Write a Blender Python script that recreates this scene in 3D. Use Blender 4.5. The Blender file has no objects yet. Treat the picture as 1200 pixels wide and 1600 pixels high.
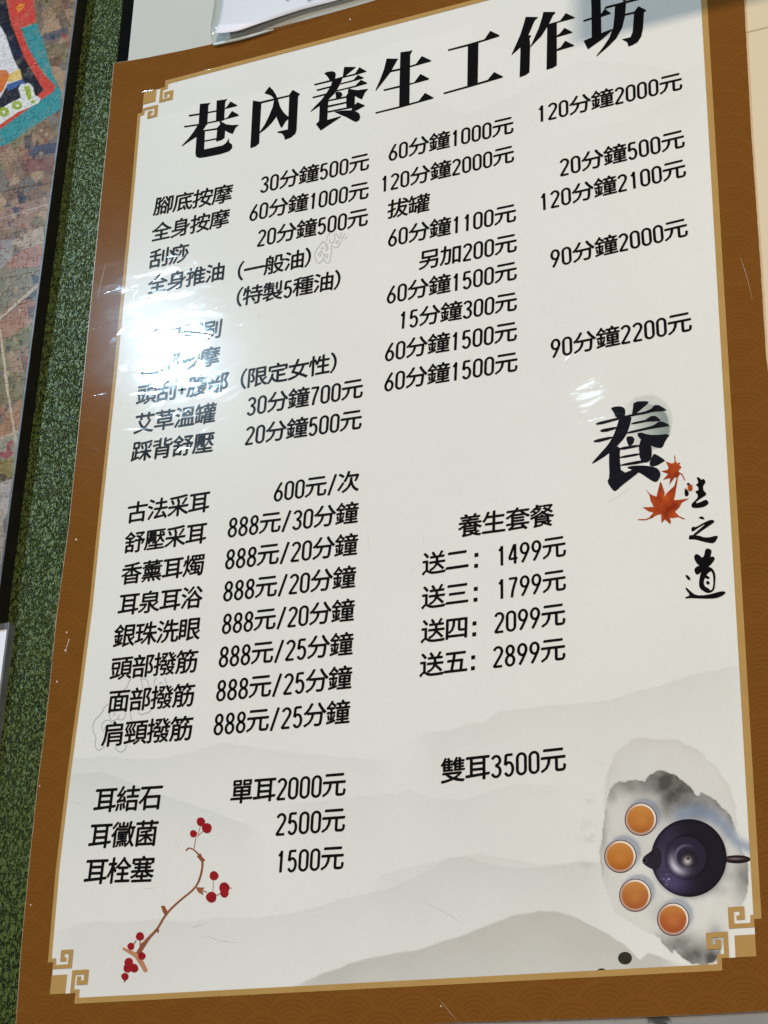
import bpy, math, random
import numpy as np
from mathutils import Vector, Matrix
from mathutils.geometry import tessellate_polygon, delaunay_2d_cdt

random.seed(7)
rng = np.random.default_rng(7)
scene = bpy.context.scene
COL = scene.collection

# ------------------------------------------------------------------ camera
# world: the poster lies in the plane y = 0 and faces -Y; x to the right, z up, metres;
# the origin is the upper left corner of the poster's white field.
CAM = np.array([0.75133892, -1.12566153, -1.05743649])
AX = np.array([[0.92010279, 0.14295367, 0.36465751],
               [0.39050524, -0.40677424, -0.82585736],
               [0.03027394, 0.90227433, -0.43009827]])       # columns: right, up, back
FPX = 2835.048
cd = bpy.data.cameras.new('camera')
cam = bpy.data.objects.new('camera', cd)
COL.objects.link(cam)
cd.sensor_fit = 'HORIZONTAL'
cd.sensor_width = 36.0
cd.lens = 36.0 * FPX / 1200.0
cd.clip_start = 0.02
cd.clip_end = 60.0
cam.matrix_world = Matrix([[*AX[0], CAM[0]], [*AX[1], CAM[1]], [*AX[2], CAM[2]], [0, 0, 0, 1]])
scene.camera = cam

# ------------------------------------------------------------------ world and lamps
world = bpy.data.worlds.new('World')
scene.world = world
world.use_nodes = True
bg = world.node_tree.nodes['Background']
bg.inputs['Color'].default_value = (0.70, 0.72, 0.75, 1)
bg.inputs['Strength'].default_value = 0.13


def at(px, py, d=0.0):
    """the point of the plane y = -d seen at (px, py) of the 1200 x 1600 photograph"""
    v = AX[:, 0] * (px - 600) / FPX - AX[:, 1] * (py - 800) / FPX - AX[:, 2]
    s = (-d - CAM[1]) / v[1]
    return CAM + s * v


def to_px(x, y, z):
    p = np.stack([np.asarray(x) - CAM[0], np.asarray(y) - CAM[1] + 0 * np.asarray(x), np.asarray(z) - CAM[2]], -1)
    q = p @ AX
    return 600 + FPX * q[..., 0] / -q[..., 2], 800 - FPX * q[..., 1] / -q[..., 2]


def area_lamp(name, loc, target, sx, sy, power, color, roll=0.0):
    ld = bpy.data.lights.new(name, 'AREA')
    ld.shape = 'RECTANGLE'
    ld.size, ld.size_y = sx, sy
    ld.energy = power
    ld.color = color
    o = bpy.data.objects.new(name, ld)
    COL.objects.link(o)
    o.location = loc
    d = Vector(target) - Vector(loc)
    o.rotation_euler = (d.to_track_quat('-Z', 'Y').to_matrix().to_4x4() @ Matrix.Rotation(roll, 4, 'Z')).to_euler()
    return o


def mirror_spot(px, py, dist):
    p = at(px, py)
    d = p - CAM
    d /= np.linalg.norm(d)
    return p, p + dist * d * np.array([1, -1, 1])


p, l = mirror_spot(268, 545, 4.2)
area_lamp('ceiling_led', l, p, 0.15, 0.19, 92, (0.50, 0.77, 1.0), 0.25)
p, l = mirror_spot(930, 618, 2.6)
area_lamp('added_glint_lamp', l, p, 0.008, 0.05, .10, (0.60, 0.86, 1.0), -0.75)  # small lamp added and shaped only for the second, thin glint
area_lamp('warm_downlight', (2.0, -3.6, 0.35), (0.4, 0, -0.5), 0.20, 0.14, 92, (1.0, 0.84, 0.68))

area_lamp('added_low_fill', (0.9, -2.9, -2.0), (0.25, 0, -0.7), 0.5, 0.3, 22, (1.0, 0.95, 0.87))  # fill lamp added to brighten the lower half of the poster

vs = scene.view_settings
vs.view_transform = 'Standard'
vs.look = 'None'
vs.gamma = 1.0
vs.exposure = -0.06
vs.use_curve_mapping = False
try:
    scene.cycles.use_denoising = True
    scene.cycles.denoising_prefilter = 'ACCURATE'
except Exception:
    pass


# ------------------------------------------------------------------ helpers
def lin(r, g, b):
    f = lambda c: (c / 255 / 12.92) if c / 255 <= 0.04045 else ((c / 255 + 0.055) / 1.055) ** 2.4
    return np.array([f(r), f(g), f(b)])


def tag(o, label=None, cat=None, group=None, kind=None):
    if label: o['label'] = label
    if cat: o['category'] = cat
    if group: o['group'] = group
    if kind: o['kind'] = kind
    return o


def empty(name, loc=(0, 0, 0)):
    o = bpy.data.objects.new(name, None)
    o.empty_display_size = 0.02
    COL.objects.link(o)
    o.location = loc
    return o


def mesh_obj(name, verts, faces, mat, parent=None, cols=None, smooth=False):
    me = bpy.data.meshes.new(name)
    me.from_pydata([tuple(map(float, v)) for v in verts], [], [tuple(map(int, f)) for f in faces])
    if cols is not None:
        a = me.color_attributes.new('print', 'FLOAT_COLOR', 'POINT')
        c = np.ones((len(verts), 4), np.float32)
        c[:, :3] = cols
        a.data.foreach_set('color', c.ravel())
    if smooth:
        me.polygons.foreach_set('use_smooth', [True] * len(me.polygons))
    me.update()
    o = bpy.data.objects.new(name, me)
    COL.objects.link(o)
    if mat: me.materials.append(mat)
    if parent: o.parent = parent
    return o


def grid_obj(name, V, nx, nz, mat, parent=None, cols=None):
    """V: (nz*nx, 3) vertices row by row, faces turned to -Y"""
    me = bpy.data.meshes.new(name)
    i = np.arange(nx - 1)[None, :] + nx * np.arange(nz - 1)[:, None]
    q = np.stack([i, i + nx, i + nx + 1, i + 1], -1).reshape(-1, 4)
    me.vertices.add(len(V))
    me.vertices.foreach_set('co', np.asarray(V, np.float32).ravel())
    me.loops.add(q.size)
    me.loops.foreach_set('vertex_index', q.astype(np.int32).ravel())
    me.polygons.add(len(q))
    me.polygons.foreach_set('loop_start', (np.arange(len(q)) * 4).astype(np.int32))
    me.polygons.foreach_set('loop_total', np.full(len(q), 4, np.int32))
    me.update(calc_edges=True)
    if cols is not None:
        a = me.color_attributes.new('print', 'FLOAT_COLOR', 'POINT')
        c = np.ones((len(V), 4), np.float32)
        c[:, :3] = cols
        a.data.foreach_set('color', c.ravel())
    me.polygons.foreach_set('use_smooth', [True] * len(me.polygons))
    me.materials.append(mat)
    o = bpy.data.objects.new(name, me)
    COL.objects.link(o)
    if parent: o.parent = parent
    return o


def face_front(V, F):
    out = []
    for f in F:
        a, b, c = (V[f[0]], V[f[1]], V[f[2]])
        n = np.cross(np.subtract(b, a), np.subtract(c, a))
        out.append(tuple(f) if n[1] <= 0 else tuple(f)[::-1])
    return out


def poly_tris(loops):
    """loops: [[(x,y,z)...], holes...] -> verts, tris facing -Y"""
    V = [tuple(p) for l in loops for p in l]
    T = tessellate_polygon([[Vector((p[0], p[2], 0)) for p in l] for l in loops])
    return V, face_front(V, T)


def px_poly(pts, d):
    return [at(x, y, d) for x, y in pts]


def crop(pts, ox, oy, s):
    return [(ox + x / s, oy + y / s) for x, y in pts]


def chaikin(pts, n=2, closed=True):
    P = np.array(pts, float)
    for _ in range(n):
        Q = np.roll(P, -1, 0) if closed else P[1:]
        A = P if closed else P[:-1]
        R = np.empty((2 * len(A), P.shape[1]))
        R[0::2] = .75 * A + .25 * Q
        R[1::2] = .25 * A + .75 * Q
        P = R if closed else np.vstack([P[:1], R, P[-1:]])
    return [tuple(p) for p in P]


def ribbon(pts, widths, n=2):
    """a polyline with widths (pixels) -> closed outline"""
    P = np.array([(x, y, w) for (x, y), w in zip(pts, widths)], float)
    P = np.array(chaikin(P, n, closed=False))
    t = np.gradient(P[:, :2], axis=0)
    t /= np.linalg.norm(t, axis=1)[:, None] + 1e-9
    nrm = np.stack([-t[:, 1], t[:, 0]], 1)
    a = P[:, :2] + nrm * P[:, 2:3] / 2
    b = P[:, :2] - nrm * P[:, 2:3] / 2
    F = [(i, i + 1, len(P) + i + 1, len(P) + i) for i in range(len(P) - 1)]
    return np.vstack([a, b]), F


def polys_obj(name, polys, d, mat, parent, step=2.0e-6):
    """several overlapping flat strokes -> one mesh, each stroke a hair above the last"""
    V, F = [], []
    for k, pl in enumerate(polys):
        loops = pl if isinstance(pl[0][0], (tuple, list)) else [pl]
        v, f = poly_tris([px_poly(l, d + k * step) for l in loops])
        F += [tuple(i + len(V) for i in t) for t in f]
        V += v
    return mesh_obj(name, V, F, mat, parent)


def ribbons_obj(name, items, d, mat, parent, step=2.0e-6):
    V, F = [], []
    for k, (pts, w) in enumerate(items):
        if not isinstance(w, (list, tuple)): w = [w] * len(pts)
        P, f = ribbon(pts, w)
        v = px_poly(P, d + k * step)
        F += face_front(v + [], []) + [tuple(i + len(V) for i in t) for t in face_front(v, f)]
        V += v
    return mesh_obj(name, V, F, mat, parent)


def box_obj(name, x0, x1, y0, y1, z0, z1, mat, parent=None, bevel=0.0):
    V = [(x, y, z) for x in (x0, x1) for y in (y0, y1) for z in (z0, z1)]
    F = [(0, 1, 3, 2), (4, 6, 7, 5), (0, 4, 5, 1), (2, 3, 7, 6), (0, 2, 6, 4), (1, 5, 7, 3)]
    o = mesh_obj(name, V, F, mat, parent)
    if bevel:
        m = o.modifiers.new('bevel', 'BEVEL')
        m.width = bevel
        m.segments = 2
    return o


def vnoise(x, y, s, seed=0):
    r = np.random.default_rng(seed).random((256, 256))
    x, y = np.asarray(x) / s, np.asarray(y) / s
    xi, yi = np.floor(x).astype(int), np.floor(y).astype(int)
    fx, fy = x - xi, y - yi
    fx, fy = fx * fx * (3 - 2 * fx), fy * fy * (3 - 2 * fy)
    g = lambda a, b: r[a % 256, b % 256]
    return (g(xi, yi) * (1 - fx) + g(xi + 1, yi) * fx) * (1 - fy) + (g(xi, yi + 1) * (1 - fx) + g(xi + 1, yi + 1) * fx) * fy


def fbm(x, y, s, seed=0, o=4):
    t, a, n = 0, 1, 0
    for k in range(o):
        t = t + a * vnoise(x, y, s / 2 ** k, seed + k)
        n += a
        a *= .55
    return t / n


def sdist(x, y, poly):
    """signed distance to a polygon, positive inside"""
    P = np.array(poly, float)
    Q = np.roll(P, -1, 0)
    best = np.full(np.shape(x), 1e9)
    ins = np.zeros(np.shape(x), bool)
    for (ax, ay), (bx, by) in zip(P, Q):
        dx, dy = bx - ax, by - ay
        t = np.clip(((x - ax) * dx + (y - ay) * dy) / (dx * dx + dy * dy + 1e-12), 0, 1)
        best = np.minimum(best, np.hypot(x - ax - t * dx, y - ay - t * dy))
        c = ((ay > y) != (by > y)) & (x < (bx - ax) * (y - ay) / ((by - ay) if by != ay else 1e-12) + ax)
        ins ^= c
    return np.where(ins, best, -best)


def sstep(a, b, v):
    t = np.clip((v - a) / (b - a), 0, 1)
    return t * t * (3 - 2 * t)


# ------------------------------------------------------------------ materials
class NT:
    def __init__(self, nt):
        self.nt = nt

    def n(self, t, **kw):
        nd = self.nt.nodes.new(t)
        for k, v in kw.items():
            setattr(nd, k, v)
        return nd

    def link(self, a, b):
        self.nt.links.new(a, b)

    def m(self, op, a, b=None, c=None, clamp=False):
        nd = self.nt.nodes.new('ShaderNodeMath')
        nd.operation = op
        nd.use_clamp = clamp
        for i, v in enumerate((a, b, c)):
            if v is None: continue
            if hasattr(v, 'is_output'):
                self.nt.links.new(v, nd.inputs[i])
            else:
                nd.inputs[i].default_value = v
        return nd.outputs[0]

    def mix(self, f, a, b):
        nd = self.nt.nodes.new('ShaderNodeMix')
        nd.data_type = 'RGBA'
        for s, v in ((nd.inputs['Factor'], f), (nd.inputs['A'], a), (nd.inputs['B'], b)):
            if hasattr(v, 'is_output'):
                self.nt.links.new(v, s)
            elif s.type == 'RGBA':
                s.default_value = (*v[:3], 1)
            else:
                s.default_value = v
        return nd.outputs['Result']

    def ramp(self, f, a, b):
        nd = self.nt.nodes.new('ShaderNodeMapRange')
        self.nt.links.new(f, nd.inputs['Value'])
        nd.inputs['From Min'].default_value = a
        nd.inputs['From Max'].default_value = b
        return nd.outputs['Result']

    def noise(self, vec, scale, detail=3, rough=.5, dist=0.0):
        nd = self.nt.nodes.new('ShaderNodeTexNoise')
        self.nt.links.new(vec, nd.inputs['Vector'])
        nd.inputs['Scale'].default_value = scale
        nd.inputs['Detail'].default_value = detail
        nd.inputs['Roughness'].default_value = rough
        nd.inputs['Distortion'].default_value = dist
        return nd.outputs['Fac']


def new_mat(name):
    m = bpy.data.materials.new(name)
    m.use_nodes = True
    t = NT(m.node_tree)
    b = m.node_tree.nodes['Principled BSDF']
    pos = t.n('ShaderNodeNewGeometry').outputs['Position']
    return m, t, b, pos


def film_group():
    """the clear laminate over the whole poster: one wavy, creased sheet of film"""
    g = bpy.data.node_groups.new('laminate_film', 'ShaderNodeTree')
    g.interface.new_socket('Normal', in_out='OUTPUT', socket_type='NodeSocketVector')
    g.interface.new_socket('Roughness', in_out='OUTPUT', socket_type='NodeSocketFloat')
    t = NT(g)
    out = t.n('NodeGroupOutput')
    pos = t.n('ShaderNodeNewGeometry').outputs['Position']
    mp = t.n('ShaderNodeMapping')
    mp.inputs['Rotation'].default_value = (0, math.radians(-24), 0)
    mp.inputs['Scale'].default_value = (0.55, 1, 1.5)
    t.link(pos, mp.inputs['Vector'])
    w1 = t.noise(mp.outputs[0], 9.0, 2, .45, .6)
    w2 = t.noise(mp.outputs[0], 26.0, 1.5, .4, 1.0)
    w3 = t.noise(pos, 120.0, 2, .5, .4)
    # sharp creases
    c = t.noise(mp.outputs[0], 16.0, 1, .4, 1.6)
    cr = t.m('ABSOLUTE', t.m('SUBTRACT', c, 0.5))
    cr = t.m('SUBTRACT', 1.0, t.m('MULTIPLY', cr, 22.0), clamp=True)
    # the film has let go of the paper in a few places and lies in wrinkles there
    loose = None
    for x_, y_, r_, a_ in ((266, 565, .085, .75), (930, 618, .035, .16), (225, 120, .05, 1.0), (158, 500, .012, .8), (350, 90, .04, 1.0), (350, 1450, .05, .5)):
        p_ = at(x_, y_)
        vd = t.n('ShaderNodeVectorMath', operation='DISTANCE')
        t.link(pos, vd.inputs[0])
        vd.inputs[1].default_value = tuple(p_)
        q = t.m('MULTIPLY', t.ramp(vd.outputs['Value'], r_ * 1.5, r_ * .3), a_)
        loose = q if loose is None else t.m('MAXIMUM', loose, q)
    loose = t.m('MULTIPLY_ADD', loose, .94, .06)
    w2 = t.m('MULTIPLY', t.m('SUBTRACT', w2, .5), loose)
    cr = t.m('MULTIPLY', cr, loose)
    h = t.m('MULTIPLY', w1, FILM[0])
    h = t.m('MULTIPLY_ADD', w2, FILM[1], h)
    h = t.m('MULTIPLY_ADD', w3, FILM[2], h)
    h = t.m('MULTIPLY_ADD', cr, FILM[3], h)
    bp = t.n('ShaderNodeBump')
    bp.inputs['Strength'].default_value = 1.0
    bp.inputs['Distance'].default_value = 1.0
    t.link(h, bp.inputs['Height'])
    t.link(bp.outputs[0], out.inputs['Normal'])
    sm = t.noise(pos, 14.0, 4, .6)
    t.link(t.m('MULTIPLY_ADD', t.ramp(sm, .35, .75), 0.045, 0.022), out.inputs['Roughness'])
    return g


FILM = (0.0011, 0.0006, 0.000004, 0.00013)
FG = film_group()


def print_mat(name, color=None, attr=False, gloss=1.0, build=None):
    """ink on paper under the laminate"""
    m, t, b, pos = new_mat(name)
    if attr:
        a = t.n('ShaderNodeVertexColor', layer_name='print')
        c = a.outputs['Color']
        t.link(c, b.inputs['Base Color'])
    elif build:
        t.link(build(t, pos), b.inputs['Base Color'])
    else:
        b.inputs['Base Color'].default_value = (*color, 1)
    b.inputs['Roughness'].default_value = 0.14        # rough lobe added to imitate lens bloom round each reflected lamp
    b.inputs['Specular IOR Level'].default_value = 0.022
    b.inputs['Coat Weight'].default_value = gloss
    b.inputs['Coat IOR'].default_value = 1.42
    g = t.n('ShaderNodeGroup')
    g.node_tree = FG
    t.link(g.outputs['Normal'], b.inputs['Coat Normal'])
    t.link(g.outputs['Roughness'], b.inputs['Coat Roughness'])
    return m


def seigaiha(t, pos):
    """brown ground with overlapping fans of concentric arcs"""
    sep = t.n('ShaderNodeSeparateXYZ')
    t.link(pos, sep.inputs[0])
    Wd = 0.0440
    R = Wd * 0.5
    x = t.m('DIVIDE', sep.outputs['X'], Wd)
    z = t.m('DIVIDE', sep.outputs['Z'], R * 0.5)
    row0 = t.m('FLOOR', z)
    rad = None
    for k in (-2, -1, 0, 1):        # later = nearer rows cover the ones behind
        row = t.m('SUBTRACT', row0, float(k))
        off = t.m('MULTIPLY', t.m('ABSOLUTE', t.m('MODULO', row, 2.0)), 0.5)
        cx = t.m('ADD', t.m('ROUND', t.m('SUBTRACT', x, off)), off)
        dx = t.m('MULTIPLY', t.m('SUBTRACT', x, cx), 2.0)
        dz = t.m('MULTIPLY', t.m('SUBTRACT', z, row), 0.5)
        r = t.m('SQRT', t.m('ADD', t.m('MULTIPLY', dx, dx), t.m('MULTIPLY', dz, dz)))
        ok = t.m('MULTIPLY', t.m('LESS_THAN', r, 1.0), t.m('GREATER_THAN', dz, -2.0))
        if rad is None:
            rad = t.m('MULTIPLY', ok, r)
        else:
            rad = t.m('ADD', t.m('MULTIPLY', ok, r), t.m('MULTIPLY', t.m('SUBTRACT', 1.0, ok), rad))
    s = t.m('SINE', t.m('MULTIPLY', rad, 2 * math.pi * 7.0))
    s = t.ramp(s, -0.35, 0.55)
    s.node.clamp = True
    edge = t.ramp(rad, .88, .99)
    f = t.m('MAXIMUM', t.m('MULTIPLY', s, 0.75), edge)
    var = t.noise(pos, 30, 3)
    base = t.mix(var, lin(112, 68, 20), lin(124, 77, 26))
    return t.mix(t.m('MULTIPLY', f, 0.19), base, lin(154, 102, 42))


M = {}
M['paper'] = print_mat('printed_paper', attr=True)
M['brown'] = print_mat('brown_wave_border', build=seigaiha)
M['gold'] = print_mat('gold_ink', build=lambda t, p: t.mix(t.noise(p, 60, 2), lin(176, 138, 78), lin(190, 152, 92)))
M['black'] = print_mat('black_ink', build=lambda t, p: t.mix(t.noise(p, 300, 2), (.0025, .002, .0025), (.006, .005, .006)))
M['brush'] = print_mat('brush_ink', build=lambda t, p: t.mix(t.noise(p, 90, 3), (.003, .003, .006), (.014, .014, .020)))
M['leaf'] = print_mat('maple_red_ink', build=lambda t, p: t.mix(t.ramp(t.noise(p, 110, 3), .3, .7), lin(128, 38, 16), lin(198, 84, 34)))
M['stem'] = print_mat('branch_ink', build=lambda t, p: t.mix(t.noise(p, 130, 3), lin(108, 52, 32), lin(176, 110, 76)))
M['cut'] = print_mat('pale_branch_ink', build=lambda t, p: t.mix(t.noise(p, 100, 2), lin(170, 96, 60), lin(208, 158, 122)))
M['berry'] = print_mat('berry_ink', build=lambda t, p: t.mix(t.noise(p, 150, 3), lin(128, 16, 26), lin(172, 36, 40)))
M['cloud'] = print_mat('cloud_line_ink', lin(170, 172, 186))
M['cloudf'] = print_mat('faint_cloud_line_ink', lin(178, 176, 172))
M['dot'] = print_mat('dark_dot_ink', build=lambda t, p: t.mix(t.noise(p, 200, 2), lin(38, 36, 28), lin(66, 62, 50)))
M['art'] = print_mat('printed_picture', attr=True)


def plain(name, c, rough=.5, spec=.5, c2=None, ns=20, bump=0.0, bs=200, metal=0.0):
    m, t, b, pos = new_mat(name)
    c2 = c if c2 is None else c2
    t.link(t.mix(t.ramp(t.noise(pos, ns, 4), .3, .7), c, c2), b.inputs['Base Color'])
    b.inputs['Roughness'].default_value = rough
    b.inputs['Specular IOR Level'].default_value = spec
    b.inputs['Metallic'].default_value = metal
    if bump:
        bp = t.n('ShaderNodeBump')
        bp.inputs['Strength'].default_value = 1
        bp.inputs['Distance'].default_value = bump
        t.link(t.noise(pos, bs, 3), bp.inputs['Height'])
        t.link(bp.outputs[0], b.inputs['Normal'])
    return m


M['cream'] = plain('tan_wall_paint', lin(216, 198, 166), .55, .2, lin(222, 204, 174), 6, 0.00006, 260)
M['pale'] = plain('pale_wall_paint', lin(196, 196, 188), .55, .2, lin(204, 203, 195), 6, 0.00006, 260)
M['blacktrim'] = plain('black_trim', (.003, .003, .003), .9, .05, (.005, .005, .005), 60)
M['edge'] = plain('sheet_edge', lin(226, 206, 178), .3, .5, lin(150, 110, 74), 160)
M['frameblack'] = plain('black_frame_side', (.006, .005, .005), .55, .3, (.012, .010, .009), 80)
M['lip'] = plain('dull_metal_lip', lin(70, 67, 64), .42, .5, lin(98, 94, 90), 120, metal=.3)
M['white'] = plain('white_paper', lin(240, 238, 246), .6, .2, lin(246, 244, 252), 15)
M['greyframe'] = plain('grey_plastic_frame', lin(92, 98, 100), .4, .5, lin(112, 118, 120), 60)
M['caster'] = plain('white_caster_board', lin(214, 210, 202), .5, .4, lin(222, 218, 210), 8)
M['glint_scuff'] = print_mat('film_scratch_glint', lin(228, 226, 220))
M['ink2'] = plain('faint_grey_print', lin(70, 70, 76), .6, .2, lin(110, 110, 116), 400)


def green_wall():
    m, t, b, pos = new_mat('green_stippled_coating')
    mp = t.n('ShaderNodeMapping')
    mp.inputs['Rotation'].default_value = (0, math.radians(18), 0)
    mp.inputs['Scale'].default_value = (1.25, 1, .8)
    t.link(pos, mp.inputs['Vector'])
    h1 = t.noise(mp.outputs[0], 350, 1.2, .5, 1.0)
    h2 = t.noise(mp.outputs[0], 900, 2, .5, .3)
    hh = t.ramp(h1, .37, .55)
    h = t.m('ADD', hh, t.m('MULTIPLY', h2, .22))
    col = t.mix(hh, lin(6, 12, 3), lin(80, 96, 46))  # pits of the relief near black: their shade is put into the colour
    big = t.noise(pos, 8, 3)
    t.link(t.mix(t.ramp(big, .3, .75), col, t.mix(.3, col, lin(88, 104, 58))), b.inputs['Base Color'])
    b.inputs['Roughness'].default_value = .26
    b.inputs['Specular IOR Level'].default_value = .34
    b.inputs['Specular Tint'].default_value = (1, 1, .72, 1)
    bp = t.n('ShaderNodeBump')
    bp.inputs['Strength'].default_value = 1
    bp.inputs['Distance'].default_value = .0018
    t.link(h, bp.inputs['Height'])
    t.link(bp.outputs[0], b.inputs['Normal'])
    return m


M['green'] = green_wall()


def marble():
    m, t, b, pos = new_mat('grey_mottled_panel')
    n = t.noise(pos, 42, 4, .6, .8)
    n2 = t.noise(pos, 9, 3)
    c = t.mix(t.ramp(n2, .3, .7), lin(126, 124, 120), lin(156, 152, 146))
    c = t.mix(t.ramp(n, .60, .68), c, lin(58, 56, 54))
    t.link(c, b.inputs['Base Color'])
    b.inputs['Roughness'].default_value = .45
    return m


M['marble'] = marble()


def clear_film():
    m, t, b, pos = new_mat('clear_plastic_sleeve')
    nt = m.node_tree
    nt.nodes.remove(b)
    tr = t.n('ShaderNodeBsdfTransparent')
    tr.inputs['Color'].default_value = (.975, .985, .98, 1)
    gl = t.n('ShaderNodeBsdfGlossy')
    gl.inputs['Roughness'].default_value = .08
    gl.inputs['Color'].default_value = (.95, 1, 1, 1)
    fr = t.n('ShaderNodeFresnel')
    geo = t.n('ShaderNodeNewGeometry')
    t.link(t.m('MULTIPLY_ADD', geo.outputs['Backfacing'], 1 / 1.5 - 1.5, 1.5), fr.inputs['IOR'])
    bp = t.n('ShaderNodeBump')
    bp.inputs['Distance'].default_value = .0004
    t.link(t.noise(pos, 60, 3), bp.inputs['Height'])
    t.link(bp.outputs[0], gl.inputs['Normal'])
    mx = t.n('ShaderNodeMixShader')
    t.link(fr.outputs[0], mx.inputs[0])
    t.link(tr.outputs[0], mx.inputs[1])
    t.link(gl.outputs[0], mx.inputs[2])
    t.link(mx.outputs[0], nt.nodes['Material Output'].inputs['Surface'])
    return m


M['sleeve'] = clear_film()
mm, t_, b_, p_ = new_mat('jigsaw_print')
_a = t_.n('ShaderNodeVertexColor', layer_name='print')
_n = t_.noise(p_, 420, 3, .6)
_n2 = t_.noise(p_, 120, 3, .6)
_c = t_.mix(t_.ramp(_n, .35, .75), _a.outputs['Color'], t_.mix(.45, _a.outputs['Color'], lin(48, 44, 46)))
_c = t_.mix(t_.m('MULTIPLY', t_.ramp(_n2, .5, .8), .35), _c, lin(176, 166, 150))
t_.link(_c, b_.inputs['Base Color'])
b_.inputs['Roughness'].default_value = .14
b_.inputs['Specular IOR Level'].default_value = .22
M['puzzle'] = mm

# ------------------------------------------------------------------ setting: walls behind the poster
ZT, ZB = 0.75, -1.7
pa, pb = at(187.5, 60, -.003), at(26, 1610, -.003)
qa = at(203.5, 60, -.003)


def edge_x(z, off=0.0):            # the trim strip leans a little, as everything hung here does
    return pa[0] + (pb[0] - pa[0]) * (z - pa[2]) / (pb[2] - pa[2]) + off


TW = qa[0] - pa[0]


def panel(name, xl0, xl1, xr0, xr1, y0, y1, z0, z1, mat, bevel=.0006):
    """a slab whose left and right edges may lean: x at the bottom, x at the top"""
    V = [(xl0, y0, z0), (xr0, y0, z0), (xr1, y0, z1), (xl1, y0, z1), (xl0, y1, z0), (xr0, y1, z0), (xr1, y1, z1), (xl1, y1, z1)]
    F = [(0, 1, 2, 3), (5, 4, 7, 6), (4, 0, 3, 7), (1, 5, 6, 2), (3, 2, 6, 7), (4, 5, 1, 0)]
    o = mesh_obj(name, V, F, mat)
    m = o.modifiers.new('bevel', 'BEVEL')
    m.width = bevel
    return o


zj = at(1160, 54, -.003)[2]
zb = at(1000, 1592, -.003)[2] + .016
tag(panel('green_wall', -1.6, -1.6, edge_x(ZB, -.0005), edge_x(ZT, -.0005), .0024, .05, ZB, ZT, M['green']), kind='structure')
XJ = .30                           # upright joint between the pale and the tan boards, behind the poster
WF = .0016
for nm, z0, z1, mt, xa in (('pale_wall_board', zb - .004, ZT, 'pale', None), ('upper_wall_board', zj + .0002, ZT, 'cream', XJ), ('lower_wall_board', zb - .004, zj - .0002, 'cream', XJ), ('mottled_wall_base', ZB, zb - .0046, 'marble', None)):
    l0, l1 = (edge_x(z0, TW + .0004), edge_x(z1, TW + .0004)) if xa is None else (xa, xa)
    r_ = XJ - .0006 if nm == 'pale_wall_board' else 1.9
    tag(panel(nm, l0, l1, r_, r_, WF, .05, z0, z1, M[mt]), kind='structure')
tag(box_obj('wall_core', -1.6, 1.9, .051, .08, ZB, ZT, M['blacktrim']), kind='structure')
tag(panel('trim_strip', edge_x(ZB), edge_x(ZT), edge_x(ZB, TW), edge_x(ZT, TW), .0012, .045, ZB, ZT, M['blacktrim'], .0008),
    'long black trim strip between green textured wall and cream board', 'trim strip')

# ------------------------------------------------------------------ the poster
W, H = 0.52, 0.82402
poster = empty('price_poster', (.26, 0, -.86))
tag(poster, 'large laminated price poster with brown wave border, black Chinese lettering and printed teapot', 'poster')
bpy.context.view_layer.update()


def own(o):          # parent to the poster without moving it
    o.parent = poster
    o.matrix_parent_inverse = Matrix.Translation(-Vector(poster.location))
    return o


OUT = [(178, 99), (230, 90), (285, 79), (335, 68), (400, 51), (489, 28), (571, 5)]
OUTL = [(22, 1634), (25, 1600), (34, 1475), (46, 1350), (59, 1225), (73, 1120), (89, 960), (108, 820), (130, 600), (156, 330), (170, 190)]
OUTR = [(1162.6, 0), (1173, 200), (1187, 400), (1197, 560)]
OUTB = [(1200, 1579), (1110, 1584), (1020, 1588), (870, 1593), (722, 1597)]


def outline(d):
    P = [at(x, y, d) for x, y in OUT]
    P += [np.array([.40, -d, .0372]), np.array([.556, -d, .0365])]
    P += [at(x, y, d) for x, y in OUTR]
    P += [np.array([.5545, -d, -.50]), np.array([.556, -d, -.852])]
    P += [at(x, y, d) for x, y in OUTB]
    P += [at(x, y, d) for x, y in OUTL]
    return P


# sheet body: a thin slab with the poster's own outline
def swell(P, e):
    c = np.array([.26, 0, -.41])
    return [p + np.array([e * np.sign(p[0] - c[0]), 0, e * np.sign(p[2] - c[2]) * (abs(p[2] - c[2]) > .40)]) for p in P]


o1, o2 = swell(outline(-.0002), .0003), swell(outline(-.0012), .0003)
n = len(o1)
V, F = poly_tris([o1])
V = list(V) + [tuple(p) for p in o2]
F = list(F) + [(i, (i + 1) % n, n + (i + 1) % n, n + i) for i in range(n)] + [tuple(range(2 * n - 1, n - 1, -1))]
own(mesh_obj('laminated_sheet', V, F, M['edge']))

_by = [179, 330, 480, 560, 800, 960, 1120, 1225, 1350, 1490, 1571]
_bd = [-5.6, -.8, 1.1, 2.6, 3.2, 4.4, .9, -2.4, -3.6, 0, 0]
_bz = np.array([at(150, y)[2] for y in _by])[::-1]
_bm = np.array(_bd)[::-1] * .00056


def bow(x, z):
    return float(np.interp(z, _bz, _bm)) * max(0.0, 1 - x / W)


KA, KB = .000545, .000458


def corner(pts, cx, cz):
    """ornament points (right/up of the lower left corner, in small units) -> one of the four corners"""
    return [((a * KA) if cx == 0 else W - a * KA, (-H + b * KB) if cz == 0 else -b * KB) for a, b in pts]


NOTCH = [(0, 66.5), (8.5, 66.5), (8.5, 16.5), (48, 16.5), (48, 0)]
zs = [float(z) for z in np.linspace(-H + 66.5 * KB, -66.5 * KB, 12)[1:-1]]
loop = corner(NOTCH, 0, 0) + corner(NOTCH, 1, 0)[::-1] + corner(NOTCH, 1, 1) + corner(NOTCH, 0, 1)[::-1] + [(0, z) for z in zs[::-1]]


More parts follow.
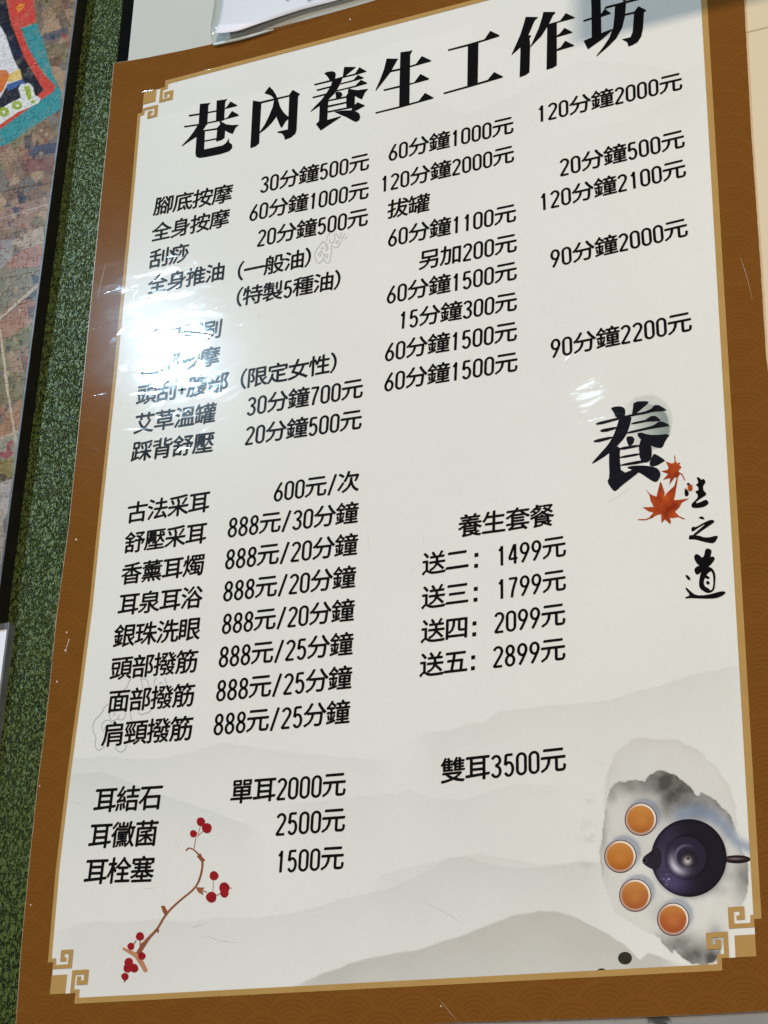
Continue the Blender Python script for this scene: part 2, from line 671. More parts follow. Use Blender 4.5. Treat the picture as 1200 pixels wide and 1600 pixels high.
def flat(pts, d):
    return [np.array([x + bow(x, z), -d, z]) for x, z in pts]


D1, D2, D3, D4 = .00015, .00030, .00045, .00060
V, F = poly_tris([outline(D2), flat(loop, D2)])
own(mesh_obj('border', V, F, M['brown']))


def rect(a0, b0, a1, b1):
    return [(a0, b0), (a1, b0), (a1, b1), (a0, b1)]


def strip_px(w):
    return w * .00054


tl, tt, tr_, tb = 5.2 * KA, 9.5 * KB, 9.0 * KA, 9.0 * KB
zz = [-H + 66.5 * KB] + zs + [-66.5 * KB]
V, F = [], []
for x0, x1 in ((0, tl), (W - tr_, W)):
    b0 = len(V)
    for z in zz:
        V += flat([(x0, z), (x1, z)], D3)
    F += [(b0 + 2 * i, b0 + 2 * i + 1, b0 + 2 * i + 3, b0 + 2 * i + 2) for i in range(len(zz) - 1)]
for z0, z1 in ((-H, -H + tb), (-tt, 0)):
    b0 = len(V)
    V += flat([(48 * KA, z0), (W - 48 * KA, z0), (W - 48 * KA, z1), (48 * KA, z1)], D3)
    F += [(b0, b0 + 1, b0 + 2, b0 + 3)]
own(mesh_obj('gold_line', V, face_front(V, F), M['gold']))

ORN = [rect(0, 66.5, 12.5, 72.5), rect(8.5, 56, 13, 66.5), rect(13, 56, 38, 62), rect(31.5, 62, 38, 85),
       rect(19, 79, 31.5, 85), rect(19, 67, 25, 79), rect(25, 67, 28.5, 73),
       rect(8.5, 16.5, 32, 46),
       rect(48, 0, 53.5, 16.5), rect(39.5, 16.5, 53.5, 22), rect(39.5, 22, 45, 45), rect(39.5, 45, 65, 52),
       rect(58.5, 29, 65, 45), rect(48, 29, 58.5, 35.5), rect(48, 35.5, 54, 42)]
for cx, cz in ((0, 0), (1, 0), (0, 1)):
    V, F = [], []
    for r in ORN:
        b0 = len(V)
        V += flat(corner(r, cx, cz), D4)
        F.append((b0, b0 + 1, b0 + 2, b0 + 3))
    own(mesh_obj('corner_ornament', V, face_front(V, F), M['gold']))

# ---- printed ground of the white field
HILLS = [  # crest points in photo pixels, strength, fade length, rgb
    ([(60, 1190), (115, 1185), (175, 1182), (230, 1188), (300, 1175), (350, 1160), (425, 1172), (500, 1180), (620, 1190)], .16, 60, (178, 180, 180)),
    ([(60, 1215), (115, 1208), (160, 1206), (185, 1214), (210, 1227), (270, 1247), (320, 1263), (360, 1280), (420, 1300)], .20, 70, (176, 178, 180)),
    ([(630, 1157), (665, 1145), (690, 1142), (750, 1129), (785, 1110), (815, 1107), (860, 1102), (910, 1099), (950, 1094), (990, 1081), (1025, 1074), (1075, 1055), (1125, 1045), (1180, 1038)], .19, 90, (176, 170, 162)),
    ([(420, 1260), (560, 1245), (620, 1240), (640, 1233), (670, 1247), (720, 1250), (800, 1225), (900, 1228)], .12, 60, (176, 172, 166)),
    ([(560, 1390), (600, 1366), (650, 1352), (700, 1342), (750, 1334), (800, 1342), (850, 1351), (900, 1346), (1000, 1350)], .14, 90, (176, 172, 164)),
    ([(60, 1464), (85, 1455), (115, 1446), (150, 1439), (185, 1442), (240, 1436), (300, 1440), (350, 1432), (400, 1435), (450, 1427), (500, 1415), (550, 1400), (600, 1391), (650, 1369), (700, 1342), (725, 1339), (760, 1350), (800, 1356), (850, 1354), (900, 1347), (960, 1352)], .17, 90, (172, 172, 168)),
    ([(436, 1552), (460, 1540), (500, 1522), (550, 1505), (600, 1492), (650, 1485), (725, 1460), (800, 1432), (835, 1424), (865, 1424), (900, 1433), (950, 1458), (980, 1480), (1000, 1500), (1012, 1488), (1040, 1498), (1075, 1513)], .50, 240, (164, 157, 146)),
    ([(210, 192), (240, 183), (282, 174), (312, 158), (380, 149), (470, 135), (545, 95), (620, 64), (700, 52), (760, 20)], -.14, 120, (255, 253, 246)),
    ([(600, 170), (680, 160), (730, 178), (800, 150), (900, 95), (960, 98), (1020, 104), (1060, 112), (1115, 104)], .09, 60, (190, 184, 176)),
    ([(860, 210), (980, 190), (1040, 160), (1100, 130), (1130, 128)], .07, 60, (190, 184, 176)),
]
INK = crop([(195, 470), (215, 410), (265, 365), (300, 367), (360, 352), (430, 370), (460, 320), (510, 295), (560, 297), (620, 325), (690, 375),
            (730, 410), (745, 445), (768, 460), (780, 430), (830, 452), (880, 480), (930, 540), (970, 590), (995, 660), (1040, 800),
            (1075, 880), (1075, 1000), (1062, 1100), (1000, 1180), (960, 1300), (905, 1400), (900, 1440), (870, 1488), (800, 1515), (720, 1500), (660, 1460), (612, 1415),
            (600, 1440), (530, 1372), (528, 1340), (420, 1300), (240, 1180), (160, 960), (150, 800), (160, 700), (175, 600)], 900, 1130, 4)
SPOTS = [  # cx, cy, rx, ry, strength in the same crop
    (540, 370, 130, 80, .86), (640, 450, 110, 100, .84), (330, 390, 120, 45, .52), (600, 560, 70, 40, .35), (760, 520, 90, 80, .62),
    (225, 440, 28, 40, .42), (880, 520, 80, 80, .52), (960, 600, 40, 60, .50), (175, 700, 18, 120, .32), (160, 860, 14, 70, .22),
    (1050, 960, 48, 90, .66), (985, 960, 40, 40, .34), (900, 1040, 60, 26, .22),
    (640, 1380, 80, 45, .84), (740, 1440, 90, 60, .95), (840, 1455, 60, 45, .92), (870, 1340, 34, 60, .40), (560, 1350, 40, 40, .40), (520, 1180, 40, 60, .18)]
HALO = crop([(170, 480), (190, 330), (240, 190), (340, 105), (380, 85), (480, 95), (640, 105), (760, 160), (880, 270), (950, 380), (1000, 500), (1010, 640),
             (900, 800), (500, 900), (200, 700)], 900, 1130, 4)


def paper_color(x, y):
    x, y = np.asarray(x, float), np.asarray(y, float)
    c = np.empty(x.shape + (3,))
    c[:] = lin(232, 230, 223)
    mott = fbm(x, y, 220, 3) - .5
    c *= (1 + .07 * mott)[..., None]
    rag = (fbm(x, y, 26, 11) - .5) * 9

    def over(a, rgb):
        nonlocal c
        a = np.clip(a, 0, 1)[..., None]
        c = c * (1 - a) + lin(*rgb) * a

    for pts, st, L, rgb in HILLS:
        P = np.array(pts, float)
        yc = np.interp(x, P[:, 0], P[:, 1]) + rag * .6
        t = y - yc
        fx = sstep(P[0, 0] - 1, P[0, 0] + 60, x) * (1 - sstep(P[-1, 0] - 50, P[-1, 0] + 1, x))
        if st > .5: fx = sstep(P[0, 0] - 1, P[0, 0] + 1, x) * (1 - sstep(P[-1, 0] - 1, P[-1, 0] + 1, x))
        a = abs(st) * sstep(-1.2, 1.6, t) * np.exp(-np.clip(t, 0, None) / L) * fx
        over(a * (.8 + .4 * fbm(x, y, 60, 17)), rgb)
    # moon behind the brush character
    dd = np.hypot(x - 1012, y - 655) + (fbm(x, y, 14, 31) - .5) * 4
    over(.34 * (1 - sstep(37, 40, dd)) * sstep(970, 1010, x - .4 * (y - 655)), (158, 172, 160))
    dd = np.hypot(x - 1010, y - 668) + (fbm(x, y, 10, 33) - .5) * 5
    over((1 - sstep(35, 38, dd)) * (.12 + .62 * sstep(985, 1046, x - .1 * (y - 668))), (104, 122, 114))
    # ink wash round the tea set
    k = (x > 880) & (y > 1120)
    if k.any():
        xs, ys = x[k], y[k]
        cc = c[k]
        u, v = (xs - 900) * 4, (ys - 1130) * 4
        rg = (fbm(xs, ys, 12, 21) - .5) * 7
        hd = sdist(xs, ys, HALO) + rg

        def ov(a, rgb):
            nonlocal cc
            a = np.clip(a, 0, 1)[..., None]
            cc = cc * (1 - a) + lin(*rgb) * a
        ov(sstep(-1, 2, hd) * (.15 + .10 * np.exp(-np.clip(hd, 0, None) / 10)) * (.6 + .8 * fbm(xs, ys, 40, 5)), (164, 154, 146))
        for (bx, by, br) in ((60, 660, 60), (100, 720, 50), (160, 290, 40), (90, 480, 40), (60, 900, 60)):
            ov(.16 * np.exp(-(((u - bx) / br) ** 2 + ((v - by) / br) ** 2)) * sstep(.45, .6, fbm(xs, ys, 18, 8)), (140, 138, 132))
        ind = sdist(xs, ys, INK) + rg * .7
        mask = sstep(-.6, 1.0, ind)
        ov(mask * (.10 + .22 * fbm(xs, ys, 30, 77)), (184, 178, 168))
        s = np.zeros_like(u)
        for (bx, by, rx, ry, st) in SPOTS:
            s = np.maximum(s, st * np.exp(-(((u - bx) / rx) ** 2 + ((v - by) / ry) ** 2) * .42) ** 1.0)
        s = s * (.52 + .95 * fbm(xs, ys, 26, 14, 5)) + .30 * np.exp(-np.clip(ind, 0, None) / 2.2) * (s > .1)
        ov(mask * np.minimum(s, .93), (62, 59, 54))
        # cool shade printed behind the pot and cups
        B = np.array([(660, 580), (760, 548), (850, 575), (930, 650), (1000, 740), (1105, 790)], float)
        bd = np.full(u.shape, 1e9)
        for i in range(len(B) - 1):
            ax, ay = B[i]; ex, ey = B[i + 1] - B[i]
            tt_ = np.clip(((u - ax) * ex + (v - ay) * ey) / (ex * ex + ey * ey), 0, 1)
            bd = np.minimum(bd, np.hypot(u - ax - tt_ * ex, v - ay - tt_ * ey) / (1 - .35 * (tt_ + i) / 5))
        ov(.72 * np.exp(-(bd / 54) ** 2), (124, 142, 168))
        for (bx, by) in ((425, 575), (300, 806), (390, 1050), (628, 1200)):
            dd2 = np.hypot(u - bx, v - by)
            ov(.55 * np.exp(-(np.clip(dd2 - 92, 0, None) / 16) ** 2), (106, 120, 148))
        ov(.45 * np.exp(-(np.clip(np.hypot(u - 712, v - 860) - 228, 0, None) / 20) ** 2), (120, 122, 128))
        c[k] = cc
    return np.clip(c * (1 + .05 * (rng.random(x.shape)[..., None] - .5)), 0, 1)


nx, nz = 560, 880
X, Z = np.meshgrid(np.linspace(-.004, W + .004, nx), np.linspace(.004, -H - .004, nz))
PX, PY = to_px(X, 0, Z)
own(grid_obj('white_field', np.stack([X, 0 * X - .00002, Z], -1).reshape(-1, 3), nx, nz, M['paper'], cols=paper_color(PX, PY).reshape(-1, 3)))

# ---- lettering: glyph meshes from the built-in font
GL = {}


def glyph(ch):
    if ch not in GL:
        cu = bpy.data.curves.new('g', 'FONT')
        cu.body = ch
        cu.size = 1.0
        cu.resolution_u = 3
        o = bpy.data.objects.new('g', cu)
        COL.objects.link(o)
        dg = bpy.context.evaluated_depsgraph_get()
        me = bpy.data.meshes.new_from_object(o.evaluated_get(dg))
        v = np.array([p.co[:2] for p in me.vertices]) if len(me.vertices) else np.zeros((0, 2))
        f = [tuple(p.vertices) for p in me.polygons]
        bpy.data.objects.remove(o)
        bpy.data.curves.remove(cu)
        bpy.data.meshes.remove(me)
        GL[ch] = (v, f)
    return GL[ch]


def arc(cx, cy, rx, ry, a0, a1, n=14):
    return [(cx + rx * math.cos(math.radians(a)), cy + ry * math.sin(math.radians(a))) for a in np.linspace(a0, a1, n)]


# condensed figures: centre lines in a box 1 wide, 2.1 high
DG = {
    '0': [arc(.5, 1.6, .42, .42, 0, 180) + arc(.5, .5, .42, .42, 180, 360) + [(.92, 1.6)]],
    '1': [[(.22, 1.62), (.36, 1.72), (.52, 1.92), (.54, 2.08)], [(.54, 2.1), (.54, 0.0)]],
    '2': [arc(.5, 1.58, .42, .44, 165, -15) + [(.80, 1.20), (.42, .62), (.12, .16), (.08, .05)], [(.06, .085), (.96, .085)]],
    '3': [arc(.47, 1.60, .41, .42, 160, -70, 16) + [(.42, 1.14)], [(.40, 1.14)] + arc(.48, .56, .43, .50, 75, -160, 18)],
    '4': [[(.72, 2.1), (.72, 0)], [(.66, 2.08), (.06, .62)], [(.02, .56), (1.0, .56)]],
    '5': [[(.90, 2.02), (.20, 2.02)], [(.22, 2.05), (.13, 1.08)], [(.13, 1.06)] + arc(.49, .68, .42, .62, 130, -150, 20)],
    '6': [[(.80, 2.08), (.56, 1.72), (.22, 1.06), (.10, .72), (.09, .58)], arc(.5, .60, .41, .54, 0, 360, 28)],
    '7': [[(.04, 2.02), (.96, 2.02)], [(.90, 2.0), (.62, 1.25), (.44, .60), (.36, 0)]],
    '8': [arc(.5, 1.58, .36, .45, 0, 360, 26), arc(.5, .56, .42, .50, 0, 360, 26)],
    '9': [[(.20, .02), (.44, .38), (.78, 1.04), (.90, 1.38), (.91, 1.52)], arc(.5, 1.50, .41, .54, 0, 360, 28)],
    '/': [[(.86, 2.2), (.14, -.1)]],
    '+': [[(.5, 1.55), (.5, .45)], [(-.02, 1.0), (1.02, 1.0)]],
}
DW, DH, DS = .385, .870, .120          # width and height of a figure in ems, stroke


def figure(ch):
    k = '#' + ch
    if k not in GL:
        V, F = [], []
        for pl in DG[ch]:
            P = np.array(pl, float) * [DW, DH / 2.1]
            keep = [0] + [i for i in range(1, len(P)) if np.hypot(*(P[i] - P[i - 1])) > 1e-4]
            P = P[keep]
            closed = np.hypot(*(P[0] - P[-1])) < 1e-3
            t = np.gradient(P, axis=0)
            if closed:
                t[0] = t[-1] = P[1] - P[-2]
            t /= np.linalg.norm(t, axis=1)[:, None]
            nm = np.stack([-t[:, 1], t[:, 0]], 1)
            # thin the horizontals a little
            w = DS * (1 - .14 * np.abs(t[:, 0]))[:, None]
            b0 = len(V)
            V += list(P + nm * w / 2) + list(P - nm * w / 2)
            n_ = len(P)
            F += [(b0 + i, b0 + i + 1, b0 + n_ + i + 1, b0 + n_ + i) for i in range(n_ - 1)]
        GL[k] = (np.array(V), F)
    return GL[k]


BOLD = ((0, 0), (.020, .006), (-.020, -.006), (.006, .017), (-.006, -.017))


def text_line(text, x0, y0, x1, y1, d=.0003, mat='black', name='text_line'):
    p0, p1 = at(x0, y0, d), at(x1, y1, d)
    adv = [1.0 if ord(c) > 255 else .5 for c in text]
    ux = (p1 - p0)
    em = np.linalg.norm(ux) / (sum(adv) - .08)
    ux /= np.linalg.norm(ux)
    up = np.array([-ux[2], 0, ux[0]])
    V, F = [], []
    s = -.04
    for ch, a in zip(text, adv):
        if ord(ch) > 255:
            v, f = glyph(ch)
            reps = [v * CJ_S + np.array([CJ_X + bx_, CJ_Y + by_]) for bx_, by_ in BOLD]
        else:
            v, f = figure(ch)
            reps = [v + np.array([.058, .01])]
        for k, q in enumerate(reps):
            b0 = len(V)
            V += list(p0 + em * ((s + q[:, :1]) * ux + q[:, 1:] * up) + np.array([0, -1.5e-6 * k, 0]))
            F += [tuple(i + b0 for i in t) for t in f]
        s += a
    own(mesh_obj(name, V, face_front(V, F), M[mat]))


_v = glyph('國')[0]
CJ_S = .885 / (_v[:, 0].max() - _v[:, 0].min()) if len(_v) else .9
CJ_X = .0575 - _v[:, 0].min() * CJ_S
CJ_Y = .0 - _v[:, 1].min() * CJ_S

LINES = [
    ('腳底按摩', 240, 337, 360, 315), ('全身按摩', 237, 378, 356, 353), ('刮痧', 233, 420, 292, 408), ('全身推油', 231, 460, 349, 437),
    ('（一般油）', 350, 443, 506, 411), ('（特製5種油）', 348, 483, 552, 447),
    ('全身體刷', 226, 545, 344, 527), ('面部按摩', 219, 589, 340, 570), ('頭刮+腹部', 213, 633, 354, 611), ('（限定女性）', 354, 612, 547, 577),
    ('艾草溫罐', 209, 678, 334, 660), ('踩背舒壓', 205, 722, 331, 706),
    ('30分鐘500元', 406, 302, 575, 265), ('60分鐘1000元', 389, 346, 574, 310), ('20分鐘500元', 401, 386, 573, 352),
    ('30分鐘700元', 385, 650, 565, 621), ('20分鐘500元', 382, 696, 563, 670),
    ('60分鐘1000元', 607, 252, 801, 208), ('120分鐘2000元', 594, 301, 802, 253), ('拔罐', 606, 342, 669, 330),
    ('60分鐘1100元', 606, 386, 805, 346), ('另加200元', 655, 422, 806, 393), ('60分鐘1500元', 604, 475, 806, 437),
    ('15分鐘300元', 622, 515, 806, 485), ('60分鐘1500元', 601, 565, 806, 532), ('60分鐘1500元', 600, 612, 807, 580),
    ('120分鐘2000元', 839, 192, 1065, 140), ('20分鐘500元', 875, 276, 1069, 230), ('120分鐘2100元', 843, 330, 1071, 276),
    ('90分鐘2000元', 861, 419, 1074, 369), ('90分鐘2200元', 861, 560, 1080, 517),
    ('古法采耳', 198, 818, 325, 799), ('舒壓采耳', 194, 865, 320, 848), ('香薰耳燭', 189, 914, 316, 898), ('耳泉耳浴', 184, 962, 313, 949),
    ('銀珠洗眼', 177, 1012, 310, 999), ('頭部撥筋', 172, 1063, 306, 1050), ('面部撥筋', 168, 1114, 301, 1103), ('肩頸撥筋', 159, 1167, 298, 1156),
    ('600元/次', 427, 784, 559, 767), ('888元/30分鐘', 355, 840, 557, 817), ('888元/20分鐘', 351, 890, 556, 867), ('888元/20分鐘', 348, 940, 553, 918),
    ('888元/20分鐘', 346, 991, 551, 970), ('888元/25分鐘', 341, 1043, 549, 1023), ('888元/25分鐘', 337, 1096, 547, 1076), ('888元/25分鐘', 333, 1149, 544, 1130),
    ('耳結石', 146, 1270, 250, 1264), ('耳黴菌', 138, 1326, 243, 1321), ('耳栓塞', 131, 1382, 237, 1378),
    ('單耳2000元', 360, 1256, 538, 1243), ('2500元', 430, 1306, 537, 1299), ('1500元', 430, 1364, 535, 1358), ('雙耳3500元', 690, 1224, 883, 1204),
    ('養生套餐', 717, 840, 864, 821),
    ('送二', 661, 899, 731, 889), ('1499元', 776, 885, 883, 869), ('送三', 660, 952, 731, 943), ('1799元', 776, 937, 883, 922),
    ('送四', 659, 1005, 730, 997), ('2099元', 772, 990, 882, 976), ('送五', 657, 1058, 729, 1050), ('2899元', 770, 1044, 882, 1031),
]
for L in LINES:
    text_line(*L)
for x, y in ((744, 884), (743, 937), (741, 991), (739, 1044)):      # full-width colons
    sq = lambda cx, cy: [(cx - 3.2, cy - 2.6), (cx + 3.0, cy - 3.6), (cx + 3.0, cy + 2.6), (cx - 3.2, cy + 3.6)]
    own(polys_obj('colon', [sq(x, y), sq(x + .4, y - 17)], .0003, M['black'], None))

# ---- heading, traced stroke by stroke
HEAD = {
    (280, 140, 10.91): [
        [(352, 242), (505, 228), (530, 216), (527, 236), (498, 265), (478, 600), (330, 600)],
        [(638, 185), (780, 168), (818, 155), (812, 175), (785, 205), (765, 520), (700, 540), (625, 540)],
        [(162, 430), (350, 403), (350, 430), (168, 460)], [(480, 380), (640, 350), (640, 374), (480, 404)],
        [(770, 325), (810, 290), (875, 200), (990, 265), (985, 280), (790, 328)],
        [(80, 620), (335, 582), (335, 608), (88, 645)],
        [(470, 558), (640, 522), (740, 500), (820, 475), (900, 362), (1018, 430), (1010, 447), (725, 522), (640, 548), (470, 580)],
        [(330, 580), (478, 575), (420, 670), (300, 800), (160, 890), (45, 968), (42, 955), (160, 830), (250, 710)],
        [(680, 530), (720, 545), (800, 590), (900, 603), (1022, 598), (960, 650), (912, 755), (850, 735), (770, 690), (700, 600)],
        [(640, 655), (715, 575), (790, 620), (772, 825), (720, 860), (628, 888), (645, 690)],
        [(410, 690), (650, 652), (650, 682), (410, 713)], [(430, 868), (640, 822), (640, 848), (430, 888)],
        [(300, 700), (440, 690), (425, 1020), (740, 950), (800, 905), (845, 828), (852, 900), (900, 930), (905, 990), (850, 1050), (700, 1100), (450, 1150), (350, 1165), (290, 1145), (275, 1090)]],
    (380, 120, 12.0): [
        [(182, 443), (330, 468), (340, 500), (310, 1000), (300, 1245), (230, 1305), (132, 1338), (150, 1000), (170, 600)],
        [(330, 462), (860, 340), (860, 370), (330, 500)],
        [(490, 180), (560, 250), (610, 330), (650, 420), (690, 560), (760, 670), (855, 755), (850, 790), (800, 830), (720, 962), (690, 920), (630, 770), (600, 600), (590, 420), (520, 350), (395, 308)],
        [(580, 430), (640, 450), (630, 740), (520, 880), (420, 980), (300, 1065), (300, 1045), (400, 900), (480, 740), (550, 570)],
        [(860, 335), (930, 242), (1065, 322), (1030, 370), (1000, 1000), (975, 1070), (890, 1140), (780, 1180), (765, 1110), (720, 1060), (635, 1045), (650, 1025), (835, 985), (845, 780), (862, 370)]],
    (480, 95, 11.43): [
        [(302, 222), (360, 195), (450, 185), (500, 205), (512, 250), (490, 345), (400, 345), (360, 280)],
        [(660, 108), (865, 108), (860, 125), (690, 260), (630, 310), (640, 240)],
        [(118, 415), (490, 322), (640, 278), (870, 222), (865, 252), (640, 304), (490, 354), (135, 440)],
        [(850, 235), (930, 112), (1057, 183), (1050, 197), (880, 248)],
        [(165, 513), (420, 448), (420, 476), (175, 540)], [(600, 398), (850, 332), (850, 358), (590, 424)], [(820, 345), (905, 250), (1012, 300), (1000, 315), (850, 358)],
        [(93, 643), (345, 578), (345, 608), (100, 670)],
        [(520, 525), (860, 440), (960, 338), (1072, 392), (1065, 408), (860, 468), (700, 504), (520, 548)],
        [(450, 345), (640, 285), (600, 390), (540, 500), (480, 590), (380, 690), (230, 800), (60, 912), (58, 900), (150, 800), (250, 700), (340, 580), (420, 450)],
        [(740, 490), (800, 510), (900, 522), (1090, 498), (1030, 570), (975, 690), (900, 655), (840, 620), (720, 560)],
        [(500, 550), (600, 555), (632, 600), (600, 650), (515, 665)],
        [(230, 720), (380, 690), (370, 820), (358, 1055), (610, 983), (590, 1010), (240, 1245), (155, 1130), (210, 1075), (222, 800)],
        [(360, 700), (705, 628), (705, 657), (360, 728)],
        [(695, 625), (750, 540), (855, 570), (845, 835), (790, 845), (700, 855)],
        [(365, 798), (705, 728), (705, 756), (365, 832)], [(355, 900), (800, 812), (820, 838), (355, 928)],
        [(780, 890), (830, 800), (900, 738), (1030, 795), (1020, 810), (870, 890)],
        [(480, 910), (600, 890), (760, 882), (870, 900), (930, 940), (948, 1000), (930, 1060), (870, 1092), (800, 1062), (700, 1005), (600, 965)]],
    (560, 0, 5.0): [
        [(220, 457), (312, 458), (300, 475), (250, 565), (200, 630), (135, 712), (134, 702), (170, 620), (200, 540)],
        [(252, 548), (330, 533), (405, 513), (450, 498), (495, 437), (570, 472), (565, 480), (405, 525), (330, 547), (250, 564)],
        [(328, 408), (400, 398), (422, 390), (418, 402), (405, 425), (398, 815), (318, 832), (322, 600)],
        [(195, 699), (330, 666), (435, 643), (485, 577), (553, 613), (548, 622), (330, 681), (198, 711)],
        [(132, 877), (320, 829), (470, 788), (520, 725), (588, 762), (582, 770), (320, 843), (135, 888)]],
    (560, 0, 5.00001): [
        [(698, 386), (860, 343), (985, 306), (1030, 240), (1103, 275), (1098, 285), (860, 359), (702, 398)],
        [(855, 345), (938, 322), (932, 660), (850, 678)],
        [(663, 724), (860, 668), (1010, 623), (1060, 562), (1130, 597), (1125, 606), (860, 683), (668, 736)]],
    (790, 0, 10.0): [
        [(312, 262), (505, 265), (500, 280), (455, 320), (360, 540), (230, 740), (95, 862), (92, 850), (160, 700), (230, 540), (290, 350)],
        [(225, 560), (370, 550), (385, 700), (372, 1130), (310, 1175), (218, 1208), (230, 800)],
        [(350, 562), (385, 545), (402, 565), (370, 595)],
        [(590, 185), (775, 185), (775, 205), (740, 240), (670, 390), (560, 560), (390, 737), (388, 725), (440, 610), (520, 430), (570, 270)],
        [(650, 380), (850, 322), (940, 203), (1082, 270), (1075, 285), (850, 345), (650, 400)],
        [(650, 395), (800, 360), (800, 1020), (740, 1060), (638, 1090), (645, 700)],
        [(790, 562), (850, 518), (920, 433), (1045, 500), (1035, 515), (790, 584)],
        [(790, 772), (860, 735), (930, 635), (1072, 705), (1065, 720), (790, 800)]],
    (900, 0, 10.0): [
        [(225, -180), (390, -200), (400, -180), (380, -120), (395, 530), (245, 600), (240, 100)],
        [(110, 316), (245, 270), (245, 302), (120, 340)], [(385, 225), (450, 135), (545, 205), (540, 215), (385, 268)],
        [(118, 635), (245, 583), (400, 513), (560, 453), (568, 470), (400, 620), (185, 772)],
        [(440, 130), (470, 100), (710, 36), (1000, -50), (1050, -130), (1160, -70), (1150, -55), (940, 8), (780, 50), (600, 97), (460, 138)],
        [(680, -170), (780, -150), (830, -90), (800, -10), (740, 30), (720, -60)],
        [(608, 75), (780, 40), (765, 250), (720, 430), (630, 600), (500, 730), (320, 884), (318, 870), (420, 740), (520, 590), (580, 430), (600, 250)],
        [(760, 215), (910, 180), (975, 95), (1095, 155), (1090, 175), (1060, 190), (1045, 450), (1020, 570), (960, 660), (890, 700), (820, 728), (800, 660), (712, 612), (850, 580), (885, 500), (905, 212), (760, 247)]],
}
for (ox, oy, s), pls in HEAD.items():
    own(polys_obj('heading_character', [crop(p, ox, oy, s) for p in pls], .0003, M['black'], None))

BIG = [
    [(310, 220), (370, 200), (450, 198), (495, 230), (498, 290), (480, 345), (380, 345), (350, 270)],
    [(600, 138), (780, 132), (790, 155), (700, 230), (630, 290), (575, 320), (590, 230)],
    [(118, 406), (360, 348), (480, 318), (580, 296), (800, 250), (880, 162), (1015, 240), (1000, 257), (830, 268), (760, 292), (600, 318), (420, 364), (145, 440)],
    [(165, 490), (405, 447), (405, 474), (210, 532)], [(575, 402), (740, 368), (900, 343), (900, 367), (740, 397), (565, 430)],
    [(735, 372), (850, 300), (950, 375), (900, 385), (740, 392)],
    [(90, 620), (345, 568), (335, 602), (118, 660)], [(505, 520), (800, 453), (860, 430), (930, 375), (1048, 430), (1040, 447), (800, 482), (515, 548)],
    [(420, 345), (585, 300), (545, 470), (490, 590), (400, 690), (280, 800), (90, 918), (75, 908), (180, 790), (280, 680), (345, 570), (390, 450)],
    [(635, 538), (700, 523), (750, 545), (850, 560), (1065, 540), (1000, 620), (960, 722), (900, 718), (810, 690), (690, 620)],
    [(500, 580), (570, 568), (615, 600), (600, 660), (560, 695), (530, 685)],
    [(300, 720), (435, 690), (425, 830), (445, 1045), (640, 970), (680, 1010), (620, 1060), (450, 1190), (385, 1255), (345, 1258), (265, 1140), (300, 1085), (290, 850)],
    [(415, 713), (675, 672), (675, 704), (415, 752)], [(660, 640), (760, 580), (825, 690), (830, 840), (780, 905), (680, 895)],
    [(425, 823), (685, 778), (685, 808), (425, 853)], [(435, 922), (700, 868), (800, 876), (700, 912), (435, 948)],
    [(785, 935), (840, 800), (870, 790), (995, 870), (985, 887), (860, 955)],
    [(497, 962), (600, 938), (750, 938), (880, 960), (930, 1010), (938, 1070), (900, 1138), (860, 1146), (800, 1112), (700, 1042), (620, 1005)]]
own(polys_obj('brush_character', [chaikin(crop(p, 915, 610, 8), 1) for p in BIG], .0003, M['brush'], None))
own(polys_obj('brush_character', [chaikin(crop(p, 1040, 720, 10.91), 1) for p in [
    [(520, 280), (575, 280), (605, 325), (640, 303), (678, 335), (678, 382), (640, 420), (642, 500), (692, 548), (692, 578), (650, 612), (560, 665), (508, 718), (560, 718), (690, 655), (715, 680), (738, 722), (700, 762), (620, 797), (480, 808), (438, 782), (443, 728), (500, 680), (562, 600), (495, 513), (562, 505), (555, 440), (505, 410), (558, 380), (545, 320)],
    [(318, 500), (360, 475), (405, 555), (372, 607), (328, 602)], [(352, 400), (380, 368), (410, 385), (400, 430)]]], .0003, M['black'], None))
own(polys_obj('brush_character', [chaikin(crop(p, 1040, 720, 10.91), 1) for p in [
    [(552, 970), (620, 938), (668, 985), (650, 1000), (600, 990)],
    [(438, 1145), (475, 1116), (510, 1135), (640, 1058), (780, 996), (842, 1028), (800, 1070), (650, 1170), (500, 1280), (455, 1268), (560, 1180), (695, 1062), (560, 1140), (460, 1210), (438, 1190)],
    [(403, 1262), (560, 1270), (660, 1307), (760, 1302), (860, 1273), (900, 1288), (832, 1408), (720, 1398), (620, 1372), (500, 1337), (388, 1342), (400, 1300)]]], .0003, M['black'], None))
